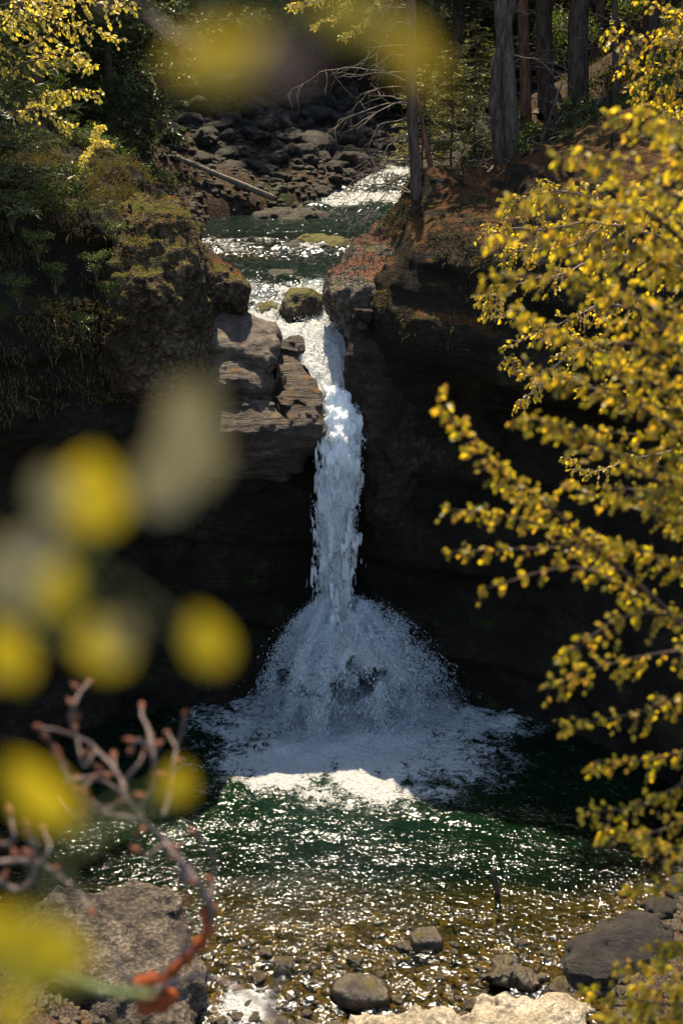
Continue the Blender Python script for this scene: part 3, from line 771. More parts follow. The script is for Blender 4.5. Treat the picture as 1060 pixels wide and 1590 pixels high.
rock('ledge_block', [((-2.05, 27.15, 6.7), (.68, .55, .45), .1, (R(28), R(10)), 4)], .03, M['ledge'], 'darker stepped block under the smooth tilted slab', 'rock', (.05, 1.2, .02, 6), strata=.014, seed=31)
rock('rock_spur', [((1.0, 29.3, 8.15), (1.05, 1.9, .95), -.35, (R(12), R(-24)), 2.4), ((1.9, 29.9, 8.5), (1.4, 2.0, 1.1), -.2, (R(10), R(-16)), 2.4), ((.62, 28.3, 7.6), (.6, 1.0, .9), 0, (R(15), 0), 2.3), ((1.6, 28.2, 7.8), (1.2, 1.2, .95), 0, (R(15), R(-8)), 2.3), ((1.0, 27.7, 7.0), (.7, .8, .8), 0, (0, 0), 2.2)],
     .045, M['rightrock'], 'rounded rock spur strewn with red dead leaves right of the stream', 'rock outcrop', (.2, 1.0, .07, 4), .35, seed=8)
rock('rock_buttress', [((.78, 27.35, 6.5), (.55, .75, 1.3), .1, (0, R(-7)), 2.3), ((1.0, 27.5, 5.0), (.7, .75, 1.5), 0, (0, 0), 2.2), ((1.8, 27.7, 5.5), (1.1, .8, 2.0), 0, (0, 0), 2.2)],
     .045, M['darkrock'], 'dark brown rock buttress along the right edge of the falling water', 'rock outcrop', (.2, 1.0, .06, 5), .4, seed=9)
rock('mossy_boulder', [(P(466, 484, 29.7) + Vector((0, 0, -.02)), (.43, .42, .46), .1, (0, 0), 2.8)], .03, M['mossboulder'], 'squarish mossy boulder standing in the stream at the head of the fall', 'boulder', (.08, 1.8, .03, 7), seed=11)
rock('dark_boulder', [(P(415, 487, 29.8) + Vector((0, 0, -.05)), (.32, .33, .34), .4, (0, 0), 2.5)], .03, M['mossboulder'], 'small dark boulder touching the left side of the squarish mossy boulder', 'boulder', (.06, 1.8, .03, 7), seed=12)
rock('flat_stone', [(P(437, 430, 32.2) + Vector((0, 0, .0)), (.36, .4, .16), .2, (0, 0), 2.4)], .03, M['boulder'], 'flat dark stone breaking the green water upstream of the mossy boulder', 'stone', (.05, 1.8, .02, 7), seed=13)
rock('flat_boulder', [(P(453, 348, 41) + Vector((0, 0, .0)), (.92, .9, .42), .1, (0, 0), 2.8), (P(430, 350, 41), (.6, .6, .34), .1, (0, 0), 2.8)], .045, M['boulder'], 'long low boulder in the shaded upper pool below the drift log', 'boulder', (.12, 1.2, .05, 5), seed=14)
rock('midstream_rock', [(P(455, 390, 35.6), (.3, .3, .2), .1, (0, 0), 2.4)], .035, M['boulder'], 'low dark rock in the middle of the riffle above the lip', 'stone', (.06, 1.8, .03, 7), seed=15)
rock('riffle_slab', [(P(527, 384, 35.8), (.52, .5, .2), .3, (0, 0), 2.4), (P(497, 380, 36.2), (.5, .4, .22), 0, (0, 0), 2.4)], .035, M['mossboulder'], 'low greenish rock slab at the right end of the riffle above the lip', 'rock slab', (.08, 1.8, .03, 7), seed=16)
rock('dark_bank_boulder', [(P(283, 308, 43), (1.2, 1.1, .95), .3, (0, 0), 2.4)], .06, M['boulder'], 'large dark boulder in the shade at the foot of the drift log', 'boulder', (.2, 1.0, .08, 4), seed=17)
# lower shore
rock('shore_boulder', [((-3.4, 17.9, .08), (1.08, 1.05, .56), .2, (R(10), R(5)), 4.5), ((-2.85, 17.2, .05), (.8, .7, .62), .3, (R(6), 0), 3.6), ((-4.1, 18.2, .0), (.7, .9, .5), 0, (0, 0), 2.8), ((-2.75, 16.8, -.3), (.75, .8, .6), 0, (0, 0), 3.4)],
     .03, M['bigboulder'], 'big pale boulder with moss and rusty plants at the lower left shore', 'boulder', (.10, 1.5, .035, 7), .1, seed=21)
rock('grey_boulder', [(PZ(968, 1492) + Vector((0, 0, .10)), (.58, .45, .32), .45, (R(6), R(-20)), 3), (PZ(925, 1510) + Vector((0, 0, .0)), (.42, .42, .26), .2, (0, R(10)), 3)], .028, rock_mat('grey_boulder_rock', (.012, .01, .008), (.026, .021, .017), (.06, .05, .04), bump=.8, scale=2.6, rough=.5, strata=.3), 'dark smooth slanting boulder on the lower right shore', 'boulder', (.10, 1.8, .03, 7), seed=22)
rock('pale_shore_rock', [(PZ(790, 1605) + Vector((0, 0, -.02)), (1.15, .5, .28), .12, (0, R(-4)), 2.6), (PZ(650, 1610) + Vector((0, 0, -.04)), (.85, .42, .26), 0, (0, 0), 2.6)], .03, M['pale'], 'cream coloured flat rock along the bottom edge of the photo', 'rock', (.1, 1.5, .03, 7), seed=23)
rock('square_stone', [(PZ(662, 1462) + Vector((0, 0, .02)), (.21, .2, .15), .1, (0, 0), 3.2)], .02, M['wetstone'], 'squarish brown stone standing out of the shallow sparkling water', 'stone', (.03, 2.5, .01, 8), seed=24)
rock('oval_stone', [(PZ(557, 1545) + Vector((0, 0, .03)), (.42, .3, .22), -.1, (0, R(4)), 2.5)], .02, M['wetstone'], 'large oval olive brown stone with a smooth top in the shallows', 'stone', (.04, 2.0, .012, 8), seed=25)
rock('shallow_rock', [(PZ(800, 1520) + Vector((0, 0, .0)), (.38, .25, .14), -.1, (0, R(4)), 2.5)], .025, M['wetstone'], 'knobbly dark rock just behind the cream coloured flat rock', 'stone', (.07, 3.0, .03, 8), seed=26)

# loose stones: eight shapes, copied
def GH(px, py, off=0.0, y0=29.6, y1=60):
    """where the sight line through a picture point meets the upper valley's ground"""
    for Y in np.arange(y0, y1, .1):
        p = P(px, py, Y)
        if p.z <= float(terrain_z(np.array(p.x), np.array(p.y))) + off: return p
    return P(px, py, y1)
protos = []
for q in range(8):
    rr = RNG.uniform(.75, 1.15, 3); rr[2] *= .72
    f0 = ellip((0, 0, 0), tuple(rr), 0, (0, 0), RNG.uniform(2.1, 3.4))
    f1 = ellip(tuple(RNG.uniform(-.4, .4, 3)), tuple(rr * RNG.uniform(.6, .8)), RNG.uniform(0, 3), (.3, .2), 2.6)
    V, F = sdf_mesh(lambda X, Y, Z: smin(f0(X, Y, Z), f1(X, Y, Z), .2), (-1.7, -1.7, -1.6), (1.7, 1.7, 1.6), .085,
                    lambda x, y, z: .16 * fbm(x * 1.2, y * 1.2, z * 1.2, 3, seed=q) - .1 * np.abs(vnoise(x * 2.5, y * 2.5, z * 2.5, q)), .6)
    protos.append(mesh_from('stone_shape', V, F))
def stone(name, loc, s, mat, label, cat, group=None):
    me = random.choice(protos); key = (me.name, mat.name)
    if key not in _CACHE:
        m2 = me.copy(); m2.materials.clear(); m2.materials.append(mat); _CACHE[key] = m2
    o = link(name, _CACHE[key], None, loc=loc)
    k = s if hasattr(s, '__len__') else (s * random.uniform(.85, 1.25), s * random.uniform(.85, 1.2), s * random.uniform(.7, 1.0))
    o.scale = k; o.rotation_euler = (random.uniform(-.3, .3), random.uniform(-.3, .3), random.uniform(0, 6.28))
    return tag(o, label, cat, group)
cells = set(); cnt = 0
cand = []
for _ in range(5200):
    y = 37.5 + 17.5 * random.random() ** .9; x = random.uniform(-9, 4.5)
    r_ = random.choice([.16, .2, .24, .3, .38]) if random.random() > .05 else random.uniform(.45, .7)
    cand.append((x, y, r_))
cand = [c for c in cand[:1100] if not (c[2] > .3 and abs(c[0] + 4 - (c[1] - 41.5) * -.2) < .1)]; cand.sort(key=lambda t: -t[2])
acc = []
for x, y, r_ in cand:
    if x > xl(y) - .1 and x < xr(y) + .05: continue
    if x > xr(y) + (2.5 if y > 43 else -9): continue
    if any((x - a) ** 2 + (y - b) ** 2 < (.8 * (r_ + c)) ** 2 for a, b, c in acc): continue
    acc.append((x, y, r_))
    if len(acc) >= 285: break
for x, y, r_ in acc:
    z = float(terrain_z(np.array(x), np.array(y)))
    stone('river_boulder', (x, y, z + r_ * .22), r_, M['boulder'], 'grey river boulder lying in the shaded boulder field above the fall', 'boulder', 'boulders in the shaded field above the fall')
def scatter_stones(pts, rad, name='stones'):
    base = protos[3]
    nv = len(base.vertices); bv = np.zeros(nv * 3, np.float32); base.vertices.foreach_get('co', bv); bv = bv.reshape(-1, 3)[:]
    # light version of a stone
    o8, f8 = surface_nets_small()
    VV, FF = [], []
    for k, (p, r_) in enumerate(zip(pts, rad)):
        a = random.uniform(0, 6.28); c_, s_ = math.cos(a), math.sin(a)
        sc = np.array([random.uniform(.8, 1.3), random.uniform(.7, 1.1), random.uniform(.45, .75)]) * r_
        v = o8 * sc; v = np.stack([v[:, 0] * c_ - v[:, 1] * s_, v[:, 0] * s_ + v[:, 1] * c_, v[:, 2]], 1) + np.array(p)
        VV.append(v); FF.append(f8 + k * len(o8))
    return mesh_from(name, np.concatenate(VV), np.concatenate(FF))
def surface_nets_small():
    f0 = ellip((0, 0, 0), (1, 1, 1), 0, (0, 0), 2.7)
    return sdf_mesh(f0, (-1.5, -1.5, -1.5), (1.5, 1.5, 1.5), .3, lambda x, y, z: .25 * vnoise(x * 1.3, y * 1.3, z * 1.3, 2), .6)
n = 5200
y = RNG.uniform(37.2, 55, n); x = RNG.uniform(-9, 5, n); ok = ~((x > xl(y) + .1) & (x < xr(y) + .1)); x, y = x[ok], y[ok]
z = terrain_z(x, y)
o = link('cobbles', scatter_stones(np.stack([x, y, z], 1), RNG.uniform(.05, .14, len(x))), M['boulder'])
tag(o, 'small cobbles filling the gaps of the shaded boulder field', 'cobbles', kind='stuff')
# shallow water stones of the pool's near end
acc = []
for _ in range(2400):
    p = PZ(random.uniform(330, 1040), 1385 + 230 * random.random() ** .7)
    r_ = random.choice([.04, .05, .06, .07, .09, .12])
    if any((p.x - a) ** 2 + (p.y - b) ** 2 < (1.05 * (r_ + c)) ** 2 for a, b, c in acc): continue
    acc.append((p.x, p.y, r_))
    if len(acc) >= 240: break
for x, y, r_ in acc:
    z = float(bed_z(np.array(x), np.array(y)))
    if y < 18.4 and random.random() < .45: r_ *= 1.25; z = -.02 - r_ * .1
    stone('shallow_stone', (x, y, z + r_ * .25), r_, M['wetstone'], 'wet brown stone on the bed of the sparkling shallows', 'stone', 'stones on the bed of the shallows')
n = 3600
y = RNG.uniform(15.6, 22.5, n); x = RNG.uniform(-5.5, 6, n); z = bed_z(x, y)
o = link('gravel', scatter_stones(np.stack([x, y, z], 1), RNG.uniform(.025, .09, n)), M['wetstone'])
tag(o, 'gravel covering the bed of the shallow end of the pool', 'gravel', kind='stuff')
for px, py, rz in [(1030, 1420, .3), (1010, 1500, .25), (1050, 1550, .35), (1080, 1400, .5)]:
    stone('shore_stone', PZ(px, py) + Vector((0, 0, .05)), rz, M['boulder'], 'brown shore stone half hidden by the yellow leaves at lower right', 'stone', 'shore stones at lower right')
# stick standing in the pool
a, b = PZ(772, 1385), PZ(772, 1385) + Vector((-.07, 0, .42))
o = link('standing_stick', tube_mesh('standing_stick', [(wob(spline([a + Vector((0.02, 0, -.3)), a, b], 10), .01, 3), np.linspace(.05, .035, 10))], 8, org=a), M['bark'], loc=a)
tag(o, 'short dark stick standing upright in the sunlit pool', 'stick')
# drift log
a, b = GH(300, 283, .35), GH(424, 336, .1)
lp_ = spline([a + Vector((-.5, .4, .12)), b], 24); lp_[:, 2] = np.maximum(lp_[:, 2], terrain_z(lp_[:, 0], lp_[:, 1]).max() * 0 + terrain_z(lp_[:, 0], lp_[:, 1]) + .28)
lp_[:, 2] = np.polyval(np.polyfit(np.arange(24), lp_[:, 2], 1), np.arange(24)) + .12
o = link('drift_log', tube_mesh('drift_log', [(wob(lp_, .012, 5), np.linspace(.06, .10, 24))], 10, org=a), M['wood'], loc=a)
tag(o, 'bare grey log sloping from the boulder field down to the upper pool', 'log')

# ================================================================== TREES
def conifer(name, loc, H, r0, label, cat='tree', group=None, dens=1.0, mat='needle', low=.12, spread=.22, bark='bark', nb=None, bl=.055):
    t = thing(name, loc, label, cat, group)
    trunk = wob(spline([(0, 0, -.4), (0, 0, H * .5), (0, 0, H)], 24), .05, loc[0])
    paths = [(trunk, np.interp(np.linspace(0, 1, 24), [0, .05, 1], [r0 * 1.3, r0, .012]))]
    link('trunk', tube_mesh('trunk', paths, 9), M[bark], t)
    bp, bb, bt = [], [], []
    nb = nb or int(H * 7)
    for q in range(nb):
        f = low + (1 - low) * (q + random.random()) / nb
        L = H * spread * (1 - f) ** .8 * random.uniform(.7, 1.15) + .12
        a = random.uniform(0, 6.283); d = np.array([math.cos(a), math.sin(a), 0]); z0 = f * H
        droop = random.uniform(.15, .45)
        s_ = np.linspace(0, 1, 7)
        pts = np.stack([d[0] * L * s_, d[1] * L * s_, z0 + L * (.15 * s_ - droop * s_ ** 1.6 + .12 * s_ ** 4)], 1)
        bp.append((pts, np.linspace(max(.008, L * .012), .003, 7)))
        side = np.array([-d[1], d[0], 0])
        k = int(60 * dens * L)
        u = RNG.uniform(.12, 1, k); base = np.stack([np.interp(u, s_, pts[:, c]) for c in range(3)], 1)
        sgn = RNG.choice([-1, 1], k)[:, None]; ln = (L * .42 * (1.05 - u) * RNG.uniform(.5, 1.2, k) + .07)[:, None]
        tw = base + (side * sgn * .9 + d * .55 + np.array([0, 0, -1]) * RNG.uniform(.05, .45, (k, 1))) * ln
        v = RNG.random((k, 1)); c0 = base * (1 - v) + tw * v
        nn = RNG.normal(0, .6, (k, 3)) + (side * sgn + d)
        nn /= np.linalg.norm(nn, axis=1, keepdims=True)
        bb.append(c0); bt.append(c0 + nn * RNG.uniform(.09, .22, (k, 1)) * (1 if H > 6 else .6))
    link('branches', tube_mesh('branches', bp, 4), M[bark], t)
    V, F = blades(np.concatenate(bb), np.concatenate(bt), bl)
    link('needles', mesh_from('needles', V, F, False), M[mat], t)
    return t
def broad_crown(t, centers, rads, n, size, mat, part='crown'):
    pos = []
    for c, r_ in zip(centers, rads):
        k = int(n * r_ ** 2 / sum(q ** 2 for q in rads))
        u = unit(k) * (RNG.random((k, 1)) ** .5) * r_ * np.array([1, 1, .55])
        pos.append(np.array(c) + u)
    pos = np.concatenate(pos)
    keep = fbm(pos[:, 0] * 1.6, pos[:, 1] * 1.6, pos[:, 2] * 2.8, 3, seed=3) > -.12
    pos = pos[keep]; k = len(pos)
    d = RNG.normal(0, 1, (k, 3)); d[:, 2] *= .5; nn = RNG.normal(0, .5, (k, 3)) + np.array([0, 0, 1.])
    V, F = leaves(pos, d, nn, RNG.uniform(.7, 1.3, k) * size)
    return link(part, mesh_from(part, V, F, False), M[mat], t)
def gz(x, y): return float(terrain_z(np.array(float(x)), np.array(float(y))))

# forest behind the boulder field and on the valley sides
proto_c = conifer('spruce_tree', (-8, 58, gz(-8, 58)), 24, .26, 'tall dark spruce in the shaded forest behind the boulder field', 'tree', 'dark spruces of the forest behind', dens=.75, low=.06, spread=.17, bl=.08)
spots = [(-4.5, 58.5, 1), (-1, 57.5, .95), (2.2, 59, 1.05), (-7, 54.5, 1.1), (-3.4, 54.2, 1.0), (4.2, 54, 1), (-6.6, 41.5, .7), (-5.9, 37.6, .55), (-9.5, 52, 1.1), (-9.6, 47.5, 1.0), (-8.2, 43.2, .9), (-7.5, 39.5, .8), (-7.2, 35.2, .65), (5.5, 57, .9), (-12, 57, 1), (-11, 51, .9), (-16, 54, 1), (-2.7, 63, 1.1), (1, 65, 1), (-7, 65, 1.1), (9, 60, 1), (12, 55, .95), (6.5, 66, 1), (15, 62, 1.1), (-14, 63, 1), (-19, 60, 1.1), (-13.5, 44, .85), (-11, 38, .75), (17, 50, .9), (19, 57, 1), (-22, 50, 1), (-6, 72, 1.1), (0, 75, 1.1), (7, 76, 1.1), (-14, 74, 1.1), (14, 73, 1.1), (-22, 70, 1.1), (22, 68, 1.1), (24, 58, 1.1)]
for x, y, s_ in spots:
    c = copy_tree(proto_c); c.location = (x, y, gz(x, y)); c.scale = (s_,) * 3; c.rotation_euler.z = random.uniform(0, 6.28)

# undergrowth that hides the slope
def bush(loc, r_, n, mat, label, group=None, size=.06, name='shrub'):
    t = thing(name, loc, label, 'shrub', group)
    cs, rs, st = [], [], []
    for q in range(9):
        a = random.uniform(0, 6.28); d = random.uniform(.2, .8) * r_
        c = (math.cos(a) * d, math.sin(a) * d, random.uniform(.4, 1.5) * r_)
        cs.append(c); rs.append(random.uniform(.35, .6) * r_)
        st.append((wob(spline([(0, 0, -.1), (c[0] * .4, c[1] * .4, c[2] * .5), c], 8), .04, q + loc[0]), np.linspace(.02 * r_, .004, 8)))
    link('stems', tube_mesh('stems', st, 5), M['bark'], t)
    broad_crown(t, cs, rs, n, size, mat, 'foliage')
    return t
b0 = bush((-6.5, 47, gz(-6.5, 47)), 1.6, 5000, 'green', 'dark green leafy shrub in the shade on the far left bank', 'dark shrubs along the foot of the forest', .075)
for x, y, s_ in [(-9, 45, 1.2), (-8.3, 50, 1.1), (-6.2, 54.5, 1), (-3.5, 55.5, .9), (-.5, 56, 1.1), (2.5, 55, 1), (-7.6, 41, .9), (-6.8, 37.5, .8), (-9.5, 38.5, 1.2), (5, 52, .8), (4.3, 56, 1), (-10.5, 48, 1.3), (7.8, 49, .9), (9.2, 44, 1), (-5, 57, 1.2), (1, 58, 1.1)]:
    c = copy_tree(b0); c.location = (x, y, gz(x, y)); c.scale = (s_,) * 3; c.rotation_euler.z = random.uniform(0, 6.28)

# young sunlit spruces on the right bank
yspr = conifer('young_spruce', P(655, 262, 38), 2.6, .03, 'small sunlit young spruce beside the thin dead spruce', 'tree', 'young sunlit spruces on the right bank', dens=1.5, mat='needle_lit', low=.08, spread=.42, nb=60, bl=.02)
for px, py, Y, s_, lb in [(700, 235, 40, 1.1, 'taller sunlit young spruce left of the big forked tree'), (735, 200, 42, 1.15, 'pale young spruce touching the left side of the big forked trunk'), (735, 248, 37, .6, 'lowest young spruce at the foot of the big forked tree')]:
    c = copy_tree(yspr); c.location = P(px, py, Y); c.scale = (s_,) * 3; c['label'] = lb; c.rotation_euler.z = random.uniform(0, 6)

def tree_trunk(name, base, top, r0, r1, label, bark, nb=18, blen=1.6, roots=0, seed=1, side=None, crown=None, deadz=(.25, 1)):
    base, top = Vector(base), Vector(top)
    t = thing(name, base, label, 'tree')
    L = (top - base)
    pts = wob(spline([(0, 0, -.5), (0, 0, 0), L * .5, L], 40), .06 * L.length / 8, seed, .4)
    s_ = np.linspace(0, 1, 40)
    link('trunk', tube_mesh('trunk', [(pts, np.interp(s_, [0, .08, .16, 1], [r0 * 1.7, r0 * 1.15, r0, r1]))], 12), M[bark], t)
    bp = []
    for q in range(nb):
        f = random.uniform(*deadz); k = int(f * 39); c = pts[k]
        a = random.uniform(0, 6.28) if side is None else random.gauss(side, .7)
        l = blen * random.uniform(.4, 1.2) * (1.2 - f * .6); d = Vector((math.cos(a), math.sin(a), random.uniform(-.3, .35)))
        e = Vector(c) + d * l; m = Vector(c) + d * l * .5 + Vector((0, 0, random.uniform(-.05, .15) * l))
        main = wob(spline([c, m, e + Vector((0, 0, -.25 * l * random.random()))], 10), .07, q + seed, 2)
        bp.append((main, np.linspace(.018, .004, 10)))
        for _ in range(7):
            j = random.randint(3, 9); c2 = Vector(main[j]); l2 = l * random.uniform(.15, .4)
            e2 = c2 + (d * .7 + Vector([random.gauss(0, .6) for _ in range(3)])) * l2
            sb = wob(spline([c2, (c2 + e2) / 2 + Vector((0, 0, .03)), e2], 6), .04, q * 3.1 + j, 3)
            bp.append((sb, np.linspace(.006, .0025, 6)))
    if bp: link('dead_branches', tube_mesh('dead_branches', bp, 5), M['twig_dead'], t)
    if roots:
        rp = []
        for q in range(roots):
            a = -math.pi / 2 + random.uniform(-1.9, 1.9); l = random.uniform(.9, 2.4)
            p_ = [(0, 0, .35), (math.cos(a) * .35, math.sin(a) * .35, .08)]
            for u in (.45, .75, 1): 
                x, y = base.x + math.cos(a + u * .4) * l * u, base.y + math.sin(a + u * .4) * l * u
                p_.append((x - base.x, y - base.y, (gz(x, y) if y > 29.4 else base.z - .8 * u) - base.z + random.uniform(.04, .16)))
            rp.append((wob(spline(p_, 16), .08, q + seed * 3, 2), np.linspace(r0 * .42, .02, 16)))
        link('roots', tube_mesh('roots', rp, 7), M[bark], t)
    return t
def canopy(t, h, n=4200, sp=2.6, mat='green'):  # leafy crown above the view, added to dapple the right bank with shade
    cs = [(random.gauss(0, sp), random.gauss(0, sp * .8), h + random.uniform(-2, 2.5)) for _ in range(9)]
    lim = [(wob(spline([(0, 0, h - 3.5), (c[0] * .4, c[1] * .4, h - 1.5), c], 8), .1, q + h), np.linspace(.09, .02, 8)) for q, c in enumerate(cs)]
    link('limbs', tube_mesh('limbs', lim, 6), M['bark'], t)
    broad_crown(t, cs, [random.uniform(1.1, 1.8) for _ in cs], n, .22, mat)
def ground_at(px, py, Y):
    p = P(px, py, Y); return p
p = P(650, 385, 30.0)
dead = tree_trunk('thin_spruce', p, P(622, -330, 30.3), .14, .07, 'thin straight spruce trunk with fine bare twigs on the rock spur', 'bark', 26, 1.5, roots=3, seed=2, side=math.pi, deadz=(.45, 1))
p = P(790, 268, 33)
big = tree_trunk('big_tree', p, P(768, -420, 33.5), .22, .16, 'biggest tree trunk with bare snaking roots on the right bank', 'bark_pale', 22, 1.8, roots=9, seed=3, deadz=(.3, 1))
canopy(big, 9.6, 2400, 2.0)
st = link('stem', tube_mesh('second_stem', [(wob(spline([(-.15, -.1, -.3), (-.3, -.2, 1.0), (-.4, -.1, 1.9), (-.2, 0, 3.0), (.1, .1, 4.2), (.5, .1, 5.5)], 30), .06, 8), np.linspace(.16, .06, 30))], 9), M['bark'], big)
p = P(672, 292, 32); tree_trunk('sapling', p, P(632, 60, 32.5), .075, .03, 'slender reddish stem leaning left behind the thin spruce', 'bark_red', 5, .8, seed=4)
p = P(818, 172, 39); t_ = tree_trunk('forest_tree', p, P(806, -260, 39), .16, .12, 'slim reddish trunk just right of the biggest tree', 'bark_red', 16, 1.5, seed=5); canopy(t_, 7.2)
p = P(848, 150, 41); t_ = tree_trunk('forest_tree', p, P(842, -260, 41), .25, .19, 'dark thick trunk second to the right of the biggest tree', 'bark', 18, 1.6, roots=3, seed=6); canopy(t_, 7.6)
p = P(895, 175, 39.5); t_ = tree_trunk('forest_tree', p, P(905, -300, 39.5), .31, .22, 'broad dark trunk with spreading root foot at upper right', 'bark', 18, 1.7, roots=7, seed=7); canopy(t_, 8)
p = P(958, 178, 36); t_ = tree_trunk('slender_tree', p, P(950, -350, 36), .09, .06, 'slender dark trunk right of the broad rooted trunk', 'bark', 12, 1.2, seed=8); canopy(t_, 9)
p = P(826, 272, 34); tree_trunk('dead_tree', p, P(872, 128, 35), .07, .03, 'dead dark stem leaning right between the big trees', 'bark', 6, .7, seed=9)
p = P(1010, 120, 41); t_ = tree_trunk('forest_tree', p, P(1012, -260, 41), .26, .2, 'dark trunk behind the yellow leaves in the upper right corner', 'bark', 10, 1.4, seed=12); canopy(t_, 7.5)
for q, (x, y) in enumerate([(9.6, 36.5), (11.2, 33.5), (9.9, 40.5), (13, 38)]):  # unseen trees, added so their crowns shade the right bank
    b = Vector((x, y, gz(x, y))); t_ = tree_trunk('forest_tree', b, b + Vector((-.5, .3, 9.5)), .2, .13, 'unseen leafy tree added right of the frame to shade the slope', 'bark', 6, 1.2, seed=50 + q); t_['group'] = 'unseen leafy trees added to shade the slope'; canopy(t_, 8.3)
for q, (px, Y) in enumerate([(548, 57), (566, 56.5), (600, 57), (700, 58), (725, 57.5), (760, 52), (905, 50), (985, 52)]):
    x = (px - 530) / 2208 * Y; b = Vector((x, Y, gz(x, Y))); tree_trunk('forest_tree', b, b + Vector((random.uniform(-.6, .6), 0, 14)), .17, .1, 'bare shaded forest trunk far behind the upper stream', 'bark', 16, 1.8, seed=20 + q)['group'] = 'bare shaded trunks far behind'
# drooping dead bough of the thin spruce over the upper pool
bp = []
for q in range(9):
    s0 = P(640, 90 + q * 22, 30.2)
    e = P(600 - [10, 150, 60, 120, 30, 50, 55, 70, 40][q], [110, 140, 190, 230, 255, 330, 350, 300, 390][q], 30.6 + random.uniform(-.6, .6)); m = (s0 + e) / 2 + Vector((-.15, 0, .22))
    main = wob(spline([s0, m, e], 18), .12, q * 2.2, 1.2); bp.append((main - np.array(P(650, 385, 30)), np.linspace(.014, .004, 18)))
    for _ in range(14):
        j = random.randint(5, 17); c2 = Vector(main[j]); e2 = c2 + Vector((random.gauss(-.15, .2), random.gauss(0, .2), random.uniform(-.55, -.1)))
        sb = wob(spline([c2, (c2 + e2) / 2, e2], 7), .06, q * 7 + j, 3); bp.append((sb - np.array(P(650, 385, 30)), np.linspace(.005, .0025, 7)))
link('drooping_twigs', tube_mesh('drooping_twigs', bp, 4), M['twig_dead'], dead)

# hanging roots on the shaded right slope
# leaf litter on the right bank, as one cover
n = 22000
x = RNG.uniform(.6, 9, n); y = RNG.uniform(29.5, 44, n); z = terrain_z(x, y)
ok = (x > xr(y) + .4); x, y, z = x[ok], y[ok], z[ok]
d = RNG.normal(0, 1, (len(x), 3)); d[:, 2] *= .25
V, F = leaves(np.stack([x, y, z + .02], 1), d, np.array([0, 0, 1.]) + RNG.normal(0, .45, (len(x), 3)), RNG.uniform(.04, .09, len(x)))
o = link('leaf_litter', mesh_from('leaf_litter', V, F, False), M['litter']); tag(o, 'red brown dead leaves covering the right bank', 'leaf litter', kind='stuff')

# surface sampling for plants growing on rocks
def sample(o, n, nzmin=-1, nzmax=1, box=None):
    me = o.data; nf = len(me.polygons)
    ce = np.zeros(nf * 3, np.float32); me.polygons.foreach_get('center', ce); ce = ce.reshape(-1, 3) + np.array(o.location)
    nn = np.zeros(nf * 3, np.float32); me.polygons.foreach_get('normal', nn); nn = nn.reshape(-1, 3)
    ok = (nn[:, 2] > nzmin) & (nn[:, 2] < nzmax)
    if box is not None: ok &= box(ce)
    k = np.nonzero(ok)[0]
    if len(k) == 0: return ce[:0], nn[:0]
    k = RNG.choice(k, n); return ce[k] + RNG.normal(0, .02, (n, 3)), nn[k]
def grass_on(o, n, name, label, L=(.12, .35), nzmin=.2, nzmax=1, box=None, mat='grass', hang=.6, wdt=.012, thr=-.1, fr=.8):
    p, nn = sample(o, n, nzmin, nzmax, box)
    k = fbm(p[:, 0] * fr, p[:, 1] * fr, p[:, 2] * fr * 1.5, 3, seed=5) > thr; p, nn = p[k], nn[k]
    l = RNG.uniform(*L, (len(p), 1))
    d = nn * .6 + np.array([0, -.25, .5]) + RNG.normal(0, .35, (len(p), 3))
    d /= np.linalg.norm(d, axis=1, keepdims=True)
    tip = p + d * l * .7 + np.array([0, -.15, -hang]) * l
    V, F = blades(p - nn * .02, tip, wdt, bend=d * l * .3)
    g = link(name, mesh_from(name, V, F, False), M[mat]); return tag(g, label, 'grass', kind='stuff')
find = lambda nm: [o for o in COL.objects if o.name == nm][0]
grass_on(cliff, 62000, 'hanging_grass', 'brown and green grass hanging over the left bank', (.06, .42), -.1, 1, lambda c: (c[:, 0] < -3.9) & (c[:, 2] > 6.6), hang=.55, thr=-.12, fr=1.5)
grass_on(find('rock_outcrop'), 5000, 'outcrop_grass', 'tufts and small plants on the knobbly outcrop', (.05, .16), .1, 1, hang=.2, thr=.12, fr=1.6)
grass_on(find('rock_spur'), 7000, 'spur_litter', 'rusty grass and dead leaves on the rock spur', (.05, .16), .15, 1, mat='litter', hang=.2, thr=-.05, fr=1.3)
grass_on(cliff, 16000, 'right_bank_grass', 'sparse brown grass on the crest of the right cliff', (.08, .3), .2, 1, lambda c: (c[:, 0] > .6) & (c[:, 2] > 7.6), hang=.6, thr=-.05)
grass_on(find('shore_boulder'), 900, 'boulder_moss', 'bright green grass tufts on the big pale boulder', (.03, .1), .2, 1, mat='green', hang=.1, thr=.25, fr=2.2, wdt=.006)
grass_on(valley, 60000, 'forest_grass', 'dry grass tufts at the edge of the boulder field and forest', (.15, .45), .2, 1, lambda c: (c[:, 1] < 62) & (c[:, 1] > 30) & (c[:, 0] < 12) & (c[:, 0] > -14) & ((c[:, 0] < xl(c[:, 1]) - 1.0) & ((c[:, 1] < 41) | (c[:, 0] < xl(c[:, 1]) - 4.5)) | (c[:, 1] > 53) | (c[:, 0] > xr(c[:, 1]) + 1)), hang=.5, thr=-.05, fr=.4, wdt=.02)

# left bank: spruce and beech at the edge of the frame
conifer('bank_spruce', (-6.1, 25.2, 10.2), 7.5, .10, 'grey green spruce on the left bank at the edge of the photo', dens=1.6, mat='needle', low=.02, spread=.24, nb=120, bl=.022)
conifer('bank_spruce', (-6.9, 27.0, 10.6), 9, .12, 'second spruce rising behind the one on the left bank', dens=1.3, mat='needle', low=.02, spread=.22, nb=110, bl=.025)

